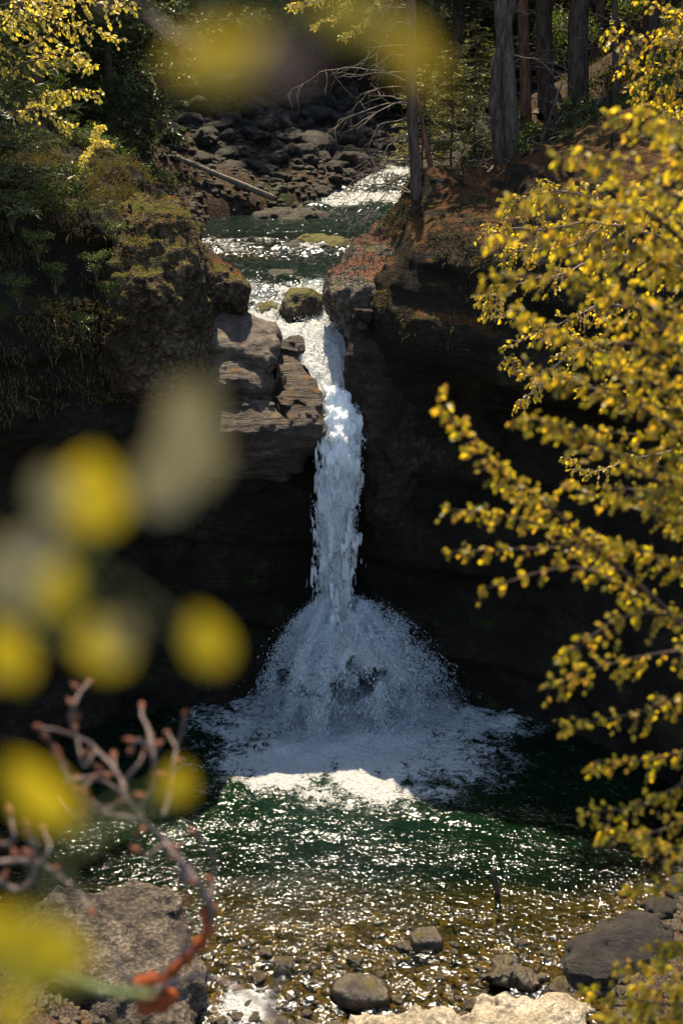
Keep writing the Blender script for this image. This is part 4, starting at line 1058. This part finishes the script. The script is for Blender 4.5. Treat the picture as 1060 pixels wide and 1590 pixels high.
# brushwood and small plants on both banks
mp = bush((-4.9, 24.4, 8.9), .3, 900, 'green', 'small green plant growing on the face of the left bank', 'small plants on the face of the left bank', .03, 'bank_plant')
for px, py, Y, s_ in [(60, 400, 24.2, 1), (150, 430, 24.8, 1), (95, 340, 24.9, 1.3), (180, 380, 25.2, .9), (30, 470, 23.8, 1), (130, 520, 24.2, .8), (170, 470, 24.8, .8), (20, 350, 24.6, 1.3), (120, 300, 25.3, 1.1)]:
    c = copy_tree(mp); c.location = P(px, py, Y); c.scale = (s_,) * 3; c.rotation_euler.z = random.uniform(0, 6.28)
b1 = bush((-5.2, 31.5, gz(-5.2, 31.5)), .5, 1100, 'green', 'small leafy shrub on the bank beside the upper stream', 'small shrubs on the banks of the upper stream', .045)
for x, y, s_ in [(-4.9, 33.4, 1.2), (-6.1, 30.4, 1.1), (-5.6, 35.2, 1.3), (-6.4, 33.2, 1.4), (-4.6, 36.4, 1), (-5.2, 39, 1.3), (-7.3, 31.8, 1.3), (-5.4, 29.9, .9), (2.7, 33.5, .8), (3.4, 37, 1), (5.4, 34.5, .8), (6.3, 32, .9), (4.6, 30.6, .6), (7.4, 34, 1), (5.8, 38, 1.1), (2.6, 31.4, .5), (3.3, 30.4, .5), (4.0, 32.4, .9), (5.0, 31.4, .8), (5.7, 33.2, 1.1), (7.0, 32.6, 1.2), (4.5, 35.8, 1.2), (6.6, 36.4, 1.4), (8.4, 35.5, 1.4), (3.0, 34.8, .9), (5.6, 30.2, .7), (6.8, 30.4, .9), (8.0, 31.5, 1.2), (2.2, 29.8, .45)]:
    c = copy_tree(b1); c.location = (x, y, gz(x, y)); c.scale = (s_,) * 3; c.rotation_euler.z = random.uniform(0, 6.28)
for q in range(44):
    x, y = random.uniform(1.6, 7), random.uniform(29.8, 38); a = random.uniform(0, 6.28); l = random.uniform(.5, 1.6)
    o_ = np.array([x, y, gz(x, y) + .06]); e = np.array([x + math.cos(a) * l, y + math.sin(a) * l, gz(x + math.cos(a) * l, y + math.sin(a) * l) + random.uniform(.05, .35)])
    pts = wob(spline([o_, (o_ + e) / 2 + np.array([0, 0, .08]), e], 14), .1, q * 1.7, 2)
    c2 = pts[8]; e2 = c2 + np.array([math.cos(a + .8), math.sin(a + .8), .25]) * l * .35
    o = link('fallen_branch', tube_mesh('fallen_branch', [(pts, np.linspace(.03, .007, 14)), (wob(spline([c2, e2], 7), .03, q, 3), np.linspace(.012, .004, 7))], 6, org=o_), M['twig_dead'], loc=o_)
    tag(o, 'bare fallen branch lying on the brown leaves of the right bank', 'branch', 'fallen branches on the right bank')

# ---- sprays of leaves on twigs
def spray_parts(polys, seed, leaf, width, dens, fan=1.0, droop=.5, rad=.006, spread_y=.10):
    """polys: world-space twig lines; returns twig paths and leaf arrays"""
    tw, lp, ld, ln = [], [], [], []
    for q, (pts, wd, thick) in enumerate(polys):
        L = sum((Vector(pts[i + 1]) - Vector(pts[i])).length for i in range(len(pts) - 1))
        n = max(10, int(L / .06)); line = wob(spline(pts, n), wd * .25, seed + q * 1.9, 1.5)
        tw.append((line, np.linspace(rad * thick, rad * .25, n)))
        T = np.gradient(line, axis=0); T /= np.linalg.norm(T, axis=1, keepdims=True) + 1e-9
        m = int(L * dens)
        for _ in range(m):
            u = random.random(); j = min(n - 1, int(u * n)); c = line[j]; t = T[j]
            ll = wd * random.uniform(.25, 1.15) * (1 - .45 * u)
            sg = random.choice([-1, 1])
            perp = np.cross(t, np.array([random.gauss(0, .5), 1.0, random.gauss(0, .5)])); perp /= np.linalg.norm(perp) + 1e-9
            dd = t * .75 + perp * sg * .8 * fan + np.array([0, random.gauss(0, .5) , -.12])
            e = c + dd * ll + np.array([0, 0, -.1 * ll])
            k = 5; sub = np.array([c * (1 - s) + e * s + np.array([0, 0, -.12 * ll * s * s]) for s in np.linspace(0, 1, k)])
            tw.append((sub, np.linspace(rad * .3, rad * .15, k)))
            nl = max(2, int(ll / (leaf * .55)))
            for i2 in range(nl):
                s = (i2 + .5 + random.random() * .5) / nl
                b = c * (1 - s) + e * s + np.array([0, 0, -.12 * ll * s * s])
                lp.append(b); dv = dd * .5 + np.array([random.gauss(0, .4), random.gauss(0, .4), -droop + random.gauss(0, .3)])
                ld.append(dv); ln.append([random.gauss(0, .45), -.6 + random.gauss(0, .45), .6 + random.gauss(0, .35)])
    return tw, np.array(lp), np.array(ld), np.array(ln)
def leafy(name, label, cat, org, polys, seed, leaf, dens, matl, matb='bark', droop=.5, rad=.006, group=None):
    t = thing(name, org, label, cat, group)
    tw, lp, ld, ln = spray_parts(polys, seed, leaf, .1, dens, droop=droop, rad=rad)
    link('twigs', tube_mesh('twigs', tw, 5, org=org), M[matb], t)
    V, F = leaves(lp, ld, ln, RNG.uniform(.7, 1.2, len(lp)) * leaf, width=.36)
    link('leaves', mesh_from('leaves', rebase(V, org), F, False), M[matl], t)
    return t
# right foreground beech, branches reaching in from the right edge
D = 4.2
def PL(lst, d0=None, jit=.25):
    d = (d0 or D) + random.uniform(-jit, jit); k = len(lst)
    return [P(x, y, d * (1 + .03 * (k - i))) for i, (x, y) in enumerate(lst)]
near = [
 ([(1100, 1010), (960, 880), (870, 800), (790, 745), (735, 690), (688, 622)], .075, 2),
 ([(960, 870), (880, 830), (790, 800), (700, 790)], .06, 1), ([(1100, 900), (960, 850), (860, 850), (700, 855)], .065, 1.2),
 ([(1000, 930), (900, 880), (760, 912)], .05, 1), ([(1100, 960), (980, 950), (878, 1018)], .075, 1), ([(1100, 1000), (960, 1030), (850, 1070)], .075, 1),
 ([(1100, 1060), (1000, 1100), (884, 1125)], .075, 1), ([(1100, 1160), (1000, 1180), (930, 1180)], .075, 1), ([(1100, 1190), (1000, 1240), (900, 1256)], .075, 1),
 ([(1100, 1240), (1010, 1290), (935, 1285)], .075, 1), ([(1100, 1290), (1040, 1330), (1000, 1300)], .075, 1), ([(1110, 1360), (1050, 1375), (980, 1382)], .04, 1),
 ([(1110, 800), (1010, 740), (940, 690), (870, 660), (812, 650)], .07, 1.6), ([(1110, 700), (1000, 640), (900, 600), (820, 570)], .07, 1.5),
 ([(1110, 610), (1000, 540), (890, 530), (800, 480)], .06, 1.2), ([(1110, 560), (980, 470), (880, 430), (760, 425)], .07, 1.6),
 ([(1110, 480), (1000, 400), (900, 380), (770, 372)], .065, 1.4), ([(1110, 420), (1000, 330), (900, 320), (790, 300)], .07, 1.4),
 ([(1110, 360), (1010, 280), (930, 250), (860, 245)], .06, 1.2), ([(1110, 300), (1050, 220), (1000, 180)], .06, 1.2), ([(1110, 240), (1060, 190), (1020, 200)], .05, 1),
 ([(1110, 740), (1040, 760), (960, 770)], .05, 1), ([(1110, 640), (1020, 600), (940, 570)], .06, 1), ([(1110, 520), (1040, 490), (960, 440)], .06, 1),
 ([(1110, 450), (1040, 380), (960, 330)], .06, 1), ([(1110, 680), (1040, 660), (960, 640)], .06, 1), ([(1110, 880), (1040, 870), (960, 840)], .05, 1),
 ([(1110, 330), (1040, 300), (960, 290)], .05, 1), ([(1110, 770), (1060, 720), (980, 700)], .05, 1), ([(1110, 590), (1060, 540), (1000, 520)], .05, 1), ([(1100, 830), (1040, 800), (990, 780)], .05, 1)]
polys = [(PL(a), wd, th) for a, wd, th in near]
for q in range(15):                                   # the dense inner boughs
    y0_ = 190 + q * 42 + random.uniform(-12, 12)
    polys.append((PL([(1110, y0_ + 70), (1030, y0_ + 30), (random.uniform(860, 960), y0_ + random.uniform(-20, 25))], 4.9, .5), .07, 1))
beech = leafy('beech_branches', 'yellow leaved beech boughs hanging in from the right edge in the near foreground', 'tree', P(1150, 900, 4.4), polys, 3, .025, 92, 'beech', 'bark', rad=.006)
og_ = np.array(P(1150, 900, 4.4))
link('trunk', tube_mesh('trunk', [(spline([P(2350, 2600, 4.9), P(2330, 900, 4.9), P(2300, -400, 4.9)], 20) - og_, np.linspace(.09, .05, 20))], 10), M['bark_pale'], beech)
link('limbs', tube_mesh('limbs', [(wob(spline([P(2330, y + 500, 4.9), P(1700, y + 260, 4.8), P(1110, y, 4.6)], 20), .03, y) - og_, np.linspace(.022, .007, 20)) for y in (300, 480, 620, 800, 1010, 1190, 1360)], 8), M['bark'], beech)
low = [([(1120, 1450), (1060, 1470), (1010, 1465)], .06, 1), ([(1120, 1580), (1030, 1590), (930, 1580)], .07, 1), ([(1120, 1560), (1060, 1570), (1000, 1560)], .07, 1), ([(1120, 1500), (1040, 1500), (965, 1500)], .06, 1), ([(1120, 1560), (1020, 1560), (905, 1540)], .06, 1.2), ([(1120, 1600), (1040, 1580), (960, 1590)], .06, 1), ([(1120, 1530), (1060, 1540), (1000, 1530)], .05, 1), ([(1120, 1600), (1060, 1600), (1000, 1610)], .06, 1)]
leafy('beech_shoot', 'yellow leaved shoot in the lower right corner', 'plant', P(1130, 1650, 4.2), [(PL(a), wd, th) for a, wd, th in low], 5, .028, 110, 'beech')
# the beech farther back whose leaves stay sharp
far = [([(1080, 420), (960, 400), (860, 430), (760, 470)], .3, 1.5), ([(980, 560), (900, 525), (820, 505), (745, 465)], .22, 1.5), ([(960, 530), (900, 540), (840, 580), (790, 560)], .22, 1), ([(1000, 480), (900, 480), (800, 540)], .25, 1),
       ([(1060, 380), (940, 330), (860, 300), (790, 310)], .35, 1.4), ([(1060, 300), (960, 330), (880, 380), (780, 400)], .3, 1), ([(1000, 640), (920, 600), (860, 590), (815, 620)], .2, 1), ([(1040, 700), (960, 720), (910, 735), (885, 705)], .15, 1), ([(960, 350), (880, 350), (800, 350), (760, 360)], .25, 1)]
leafy('hillside_beech', 'smaller leaved beech growing from the right cliff behind the near boughs', 'tree', P(1080, 460, 15), [(PL(a, 14.5, .8), wd, th) for a, wd, th in far], 7, .055, 34, 'beech', 'twig', rad=.014)
# upper right beech
ur = [([(1120, 40), (1030, 60), (950, 40)], .3, 1), ([(1120, 110), (1040, 110), (960, 100)], .3, 1), ([(1120, 160), (1040, 150), (975, 120)], .25, 1), ([(1120, 20), (1060, 20), (1000, 15)], .25, 1), ([(1120, 190), (1060, 180), (1000, 160)], .2, 1)]
leafy('corner_beech', 'yellow green beech twigs in the upper right corner', 'tree', P(1160, 150, 13), [(PL(a, 12.5, .5), wd, th) for a, wd, th in ur], 9, .05, 34, 'beech', 'bark', rad=.01)
# upper left beech, sunlit
ul = [([(-40, 60), (60, 20), (130, 10), (195, 5)], .35, 1.2), ([(-40, 110), (60, 60), (120, 40), (180, 60)], .35, 1.2), ([(-40, 150), (50, 100), (110, 80), (150, 110)], .3, 1), ([(-30, 190), (60, 150), (110, 140), (160, 145)], .25, 1), ([(-30, 60), (20, 20), (70, -20)], .3, 1), ([(20, 180), (70, 170), (115, 195)], .25, 1), ([(-40, 20), (60, 0), (120, -30)], .4, 1)]
leafy('bank_beech', 'sunlit yellow beech twigs in the upper left corner', 'tree', P(-60, 220, 23), [(PL(a, 22, .7), wd, th) for a, wd, th in ul], 11, .075, 22, 'spring', 'bark', rad=.015)
mid = [([(60, 230), (140, 170), (220, 120), (290, 90)], .7, 1.2), ([(80, 260), (160, 220), (230, 190), (270, 200)], .6, 1.2), ([(90, 140), (180, 90), (260, 60), (330, 60)], .7, 1.2), ([(60, 80), (160, 40), (280, 20)], .7, 1.2), ([(100, 200), (200, 150), (250, 150)], .6, 1), ([(230, 60), (330, 30), (420, 20)], .6, 1), ([(100, 120), (170, 130), (230, 110)], .6, 1)]
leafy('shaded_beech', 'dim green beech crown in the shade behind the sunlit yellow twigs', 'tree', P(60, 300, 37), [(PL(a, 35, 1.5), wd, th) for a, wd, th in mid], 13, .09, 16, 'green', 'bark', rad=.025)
hb = [([(560, -60), (520, -10), (470, 5), (445, 10)], .25, 1), ([(560, -40), (530, 20), (490, 40)], .2, 1), ([(600, -30), (570, 30), (530, 60)], .2, 1)]
leafy('hanging_bough', 'pale green bough hanging into the top edge above the boulder field', 'tree', P(600, -80, 30), [(PL(a, 30, .3), wd, th) for a, wd, th in hb], 17, .06, 26, 'spring', 'twig_dead', rad=.012)
sap = [([(112, 285), (128, 250), (148, 215)], .12, 1), ([(125, 255), (150, 222), (172, 225)], .1, 1), ([(148, 215), (150, 200), (160, 195)], .1, 1)]
leafy('bank_sapling', 'small pale leaved sapling on the brow of the left bank', 'plant', P(110, 295, 25), [(PL(a, 25, .1), wd, th) for a, wd, th in sap], 15, .07, 30, 'spring', 'twig_dead', rad=.008)

# ---- near twigs with buds, lower left
def twig_obj(name, label, lines, Y0, r0, buds=True, mat='twig', seed=0, cat='twig'):
    org = P(*lines[0][0][0], Y0)
    t = thing(name, org, label, cat)
    paths, bl = [], []
    for q, (ln_, ra, rb) in enumerate(lines):
        pts = [P(x, y, Y0 + .08 * math.sin(i * 1.3 + q)) - org for i, (x, y) in enumerate(ln_)]
        n = 8 * len(pts); L = wob(spline(pts, n), .006, seed + q * 2.7, 9)
        rr_ = np.linspace(ra, rb, n) * r0; rr_ = rr_ * (1 + .25 * np.maximum(0, np.sin(np.arange(n) * 1.4)) ** 4)
        paths.append((L, rr_))
        if buds: bl.append((L[-1], L[-1] - L[-4]))
        if buds:
            for j in range(6, n - 3, 9):
                if random.random() < .55:
                    v = Vector(L[j]) ; d = Vector((random.uniform(-1, 1), random.uniform(-.4, .4), random.uniform(.1, 1))).normalized()
                    bl.append((np.array(v), np.array(d)))
    link('stem', tube_mesh('stem', paths, 8), M[mat], t)
    if buds:
        for c, d in bl:
            d = np.array(d, float); d /= np.linalg.norm(d) + 1e-9; l = .028 * random.uniform(.8, 1.2)
            pts = [np.array(c) + d * l * u for u in np.linspace(0, 1, 7)]
            link('bud', tube_mesh('bud', [(pts, np.array([.3, .75, 1, .95, .7, .4, .12]) * .0078)], 8), M['bud'], t)
    return t
tw1 = [([(240, 1530), (285, 1490), (320, 1445), (325, 1400), (300, 1360), (255, 1310), (210, 1275), (150, 1260), (120, 1225), (95, 1175)], 1.5, .6),
       ([(290, 1370), (270, 1320), (225, 1275), (200, 1240), (185, 1205), (150, 1165), (118, 1140), (60, 1130)], 1.1, .5),
       ([(215, 1262), (235, 1225), (240, 1180), (230, 1145), (224, 1100)], .9, .5), ([(118, 1140), (115, 1110), (125, 1080), (138, 1062)], .7, .45),
       ([(195, 1215), (215, 1180), (232, 1145)], .6, .45), ([(255, 1265), (268, 1200), (275, 1160), (290, 1115)], .7, .45), ([(275, 1160), (262, 1140)], .5, .4),
       ([(125, 1225), (150, 1200), (165, 1198)], .6, .4), ([(120, 1225), (105, 1190), (90, 1175)], .5, .4), ([(220, 1265), (225, 1285)], .5, .4), ([(150, 1165), (135, 1190), (118, 1140)], .5, .4), ([(185, 1205), (180, 1180)], .5, .4), ([(100, 1215), (150, 1210), (190, 1232)], .7, .5)]
tw1 += [([(325, 1400), (335, 1350), (320, 1310), (300, 1290)], .8, .4), ([(255, 1310), (230, 1330), (215, 1300)], .6, .4), ([(200, 1240), (160, 1250), (130, 1235)], .6, .4), ([(240, 1180), (215, 1150), (200, 1165)], .5, .4), ([(150, 1260), (120, 1265), (100, 1240)], .5, .4), ([(60, 1130), (75, 1145), (80, 1170)], .45, .35), ([(285, 1490), (280, 1450), (292, 1400)], .7, .4)]
t1 = twig_obj('budding_twig', 'crooked grey twig with russet buds curving over the lower left boulder', tw1, 2.7, .0062, seed=1)
org = P(240, 1530, 2.7)
lp = [P(x, y, 2.7) - org for x, y in [(322, 1412), (322, 1445), (300, 1478), (270, 1505), (245, 1530), (215, 1545)]]
link('lichen_crust', tube_mesh('lichen_crust', [(spline(lp, 22), .0125 * (1 + .45 * np.sin(np.arange(22) * 2.1)))], 10), M['lichen'], t1)
lump = []
for q in range(10): 
    c = P(random.uniform(215, 265), random.uniform(1520, 1565), 2.7) - org; lump.append(([c + Vector((0, 0, .02 * u)) for u in np.linspace(-1, 1, 7)], .02 * np.sqrt(np.maximum(.02, 1 - np.linspace(-1, 1, 7) ** 2))))
link('lichen_lump', tube_mesh('lichen_lump', lump, 9), M['lichen'], t1)
tw2 = [([(-30, 1340), (60, 1342), (110, 1370), (140, 1410)], 1.0, .5), ([(-30, 1355), (20, 1380), (50, 1360), (40, 1290)], .9, .6), ([(40, 1345), (60, 1320), (42, 1300)], .7, .5), ([(-20, 1310), (20, 1305), (15, 1265)], .7, .5), ([(60, 1340), (80, 1315), (70, 1290)], .6, .4)]
twig_obj('budding_twig', 'short grey twig with red buds at the left edge', tw2, 2.5, .0062, seed=4)
tw3 = [([(240, 1535), (300, 1515), (350, 1525), (400, 1560), (450, 1595)], 1.0, .5), ([(300, 1480), (285, 1430), (290, 1480)], .4, .4), ([(245, 1520), (285, 1470), (290, 1420)], .7, .4), ([(225, 1540), (200, 1520), (185, 1500)], .8, .5)]
twig_obj('bare_twig', 'dark bare twig running to the bottom edge from the orange lichen', tw3, 2.6, .0055, buds=False, seed=7)
tw4 = [([(425, 1610), (420, 1570), (435, 1530), (440, 1495)], 1.2, .6)]
twig_obj('pale_twig', 'pale blurred twig rising from the bottom edge', tw4, 1.8, .005, buds=False, mat='wood', seed=8)
tw5 = [([(330, 1440), (400, 1425), (470, 1390), (520, 1370)], .8, .3), ([(400, 1425), (470, 1430), (560, 1420)], .6, .3), ([(470, 1390), (460, 1340)], .4, .2), ([(330, 1380), (420, 1370), (480, 1350)], .5, .3)]
twig_obj('thin_twig', 'faint thin twig crossing the sparkling shallows out of focus', tw5, 1.3, .0016, buds=False, mat='wood', seed=9)
tw6 = [([(180, -60), (225, 10), (260, 50), (310, 75), (320, 110), (345, 130), (372, 125), (378, 100), (360, 88)], 1.0, .45), ([(225, 10), (190, -5), (150, 20)], .5, .3), ([(260, 50), (290, 45), (330, 10)], .6, .3)]
twig_obj('curled_twig', 'pale blurred twig curling under the top edge', tw6, 1.3, .0026, buds=False, mat='twig_dead', seed=10)

# ---- very near leaves, far out of focus
def near_leaf(t, org, px, py, d, Lp, ang, mat, face=(0, -1, .3), wid=.4, curl=.1):
    Lp *= .82; face = (random.uniform(-.3, .3), -1, random.uniform(0, .6))
    """one leaf: a curved blade with its stalk; Lp length in metres"""
    c = P(px, py, d) - org; a = R(ang)
    u = Vector((math.cos(a), 0, math.sin(a))); nrm = Vector(face).normalized(); s = u.cross(nrm).normalized(); nrm = s.cross(u).normalized()
    nu, nv = 13, 7; V = []
    for i in range(nu):
        k = i / (nu - 1); wdt = wid * Lp * (math.sin(math.pi * k ** .8) ** .75) + .0004
        for j in range(nv):
            m = (j / (nv - 1) - .5) * 2
            V.append(c + u * (k - .5) * Lp + s * m * wdt * .5 + nrm * (curl * Lp * (m * m * .4 - (k - .5) ** 2)))
    F = [(i * nv + j, i * nv + j + 1, (i + 1) * nv + j + 1, (i + 1) * nv + j) for i in range(nu - 1) for j in range(nv - 1)]
    lf = link('leaf', mesh_from('leaf', [tuple(v) for v in V], F), M[mat], t)
    return c - u * .5 * Lp
def near_shoot(label, line, d, lv):
    org = P(*line[0], d); t = thing('leafy_shoot', org, label, 'leaves')
    L = wob(spline([P(x, y, d * 1.01) - org for x, y in line], 24), .002, d * 9, 20)
    ends = [near_leaf(t, org, px, py, dd, L_, a, m_, wid=wd) for px, py, dd, L_, a, m_, wd in lv]
    tw = [(L, np.linspace(.0013, .0007, 24))]
    for e in ends:
        k = int(np.argmin(np.linalg.norm(L - np.array(e), axis=1))); c = Vector(L[k])
        tw.append((spline([c, (c + e) / 2 + Vector((0, .002, .003)), e], 8), [.0005] * 8))
    link('twig', tube_mesh('twig', tw, 6), M['stalk'], t)
near_shoot('cluster of out of focus yellow and beige leaves at the left edge of the photo', [(-60, 1120), (40, 980), (140, 860), (230, 760), (300, 690)], .5,
 [(292, 680, .50, .052, 100, 'pleaf', .55), (252, 742, .48, .034, 85, 'pleaf', .75), (140, 768, .50, .040, 80, 'yleaf', .85), (82, 762, .48, .022, 100, 'pleaf', .8),
  (60, 850, .45, .024, 60, 'pleaf', .7), (185, 985, .46, .020, 60, 'pleaf', .7), (300, 640, .46, .030, 70, 'pleaf', .6), (15, 890, .46, .036, 100, 'pleaf', .75), (88, 912, .50, .032, 70, 'yleaf', .75), (160, 1003, .50, .029, 90, 'yleaf', .9), (183, 1000, .52, .026, 70, 'yleaf', .7), (322, 995, .50, .030, 110, 'yleaf', .6), (10, 1010, .48, .034, 110, 'yleaf', .6)])
near_shoot('cluster of bright golden out of focus leaves in the lower left corner', [(-60, 1700), (-10, 1580), (40, 1420), (150, 1280), (260, 1230)], .5,
 [(62, 1230, .50, .046, 125, 'yleaf', .6), (275, 1215, .6, .024, 80, 'yleaf', .7), (30, 1470, .46, .070, 160, 'yleaf', .55), (20, 1570, .5, .03, 60, 'yleaf', .6)])
near_shoot('row of olive yellow out of focus leaves under the top edge', [(250, -120), (330, -20), (450, 20), (560, -10), (700, 60)], .5,
 [(360, 90, .46, .048, 8, 'dleaf', .45), (445, 90, .44, .024, 5, 'mleaf', .7), (545, 30, .46, .032, -25, 'dleaf', .5), (640, 85, .46, .030, -50, 'dleaf', .45)])
st = [P(-30, 1478, 1.3), P(60, 1510, 1.3), P(150, 1535, 1.3), P(235, 1545, 1.3)]
o = link('green_stalk', tube_mesh('green_stalk', [(spline(st, 20), np.linspace(.0060, .0045, 20))], 8, org=st[0]), M['stalk'], loc=st[0])
tag(o, 'pale green blurred stalk crossing the lower left corner', 'stalk')
print('OBJECTS', len(COL.objects))

# fine mist drifting off the foot of the fall
f0 = ellip((0, 0, 0), (2.3, 1.1, .7), 0, (0, 0), 2)
V, F = sdf_mesh(f0, (-2.8, -1.6, -1.1), (2.8, 1.6, 1.2), .15, lambda x, y, z: .22 * fbm(x * 1.2, y * 1.2, z * 1.6, 2, seed=3), .8)
mm = bpy.data.materials.new('mist'); mm.use_nodes = True; mm.node_tree.nodes.clear()
mo = mm.node_tree.nodes.new('ShaderNodeOutputMaterial'); mv = mm.node_tree.nodes.new('ShaderNodeVolumePrincipled')
mv.inputs['Color'].default_value = (.95, .97, 1, 1); mv.inputs['Density'].default_value = .22; mv.inputs['Anisotropy'].default_value = .3
mm.node_tree.links.new(mv.outputs[0], mo.inputs['Volume'])
o = link('mist', mesh_from('mist', V, F), mm, loc=(.25, 25.75, .35)); tag(o, 'thin white mist drifting at the foot of the waterfall', 'mist', kind='stuff')
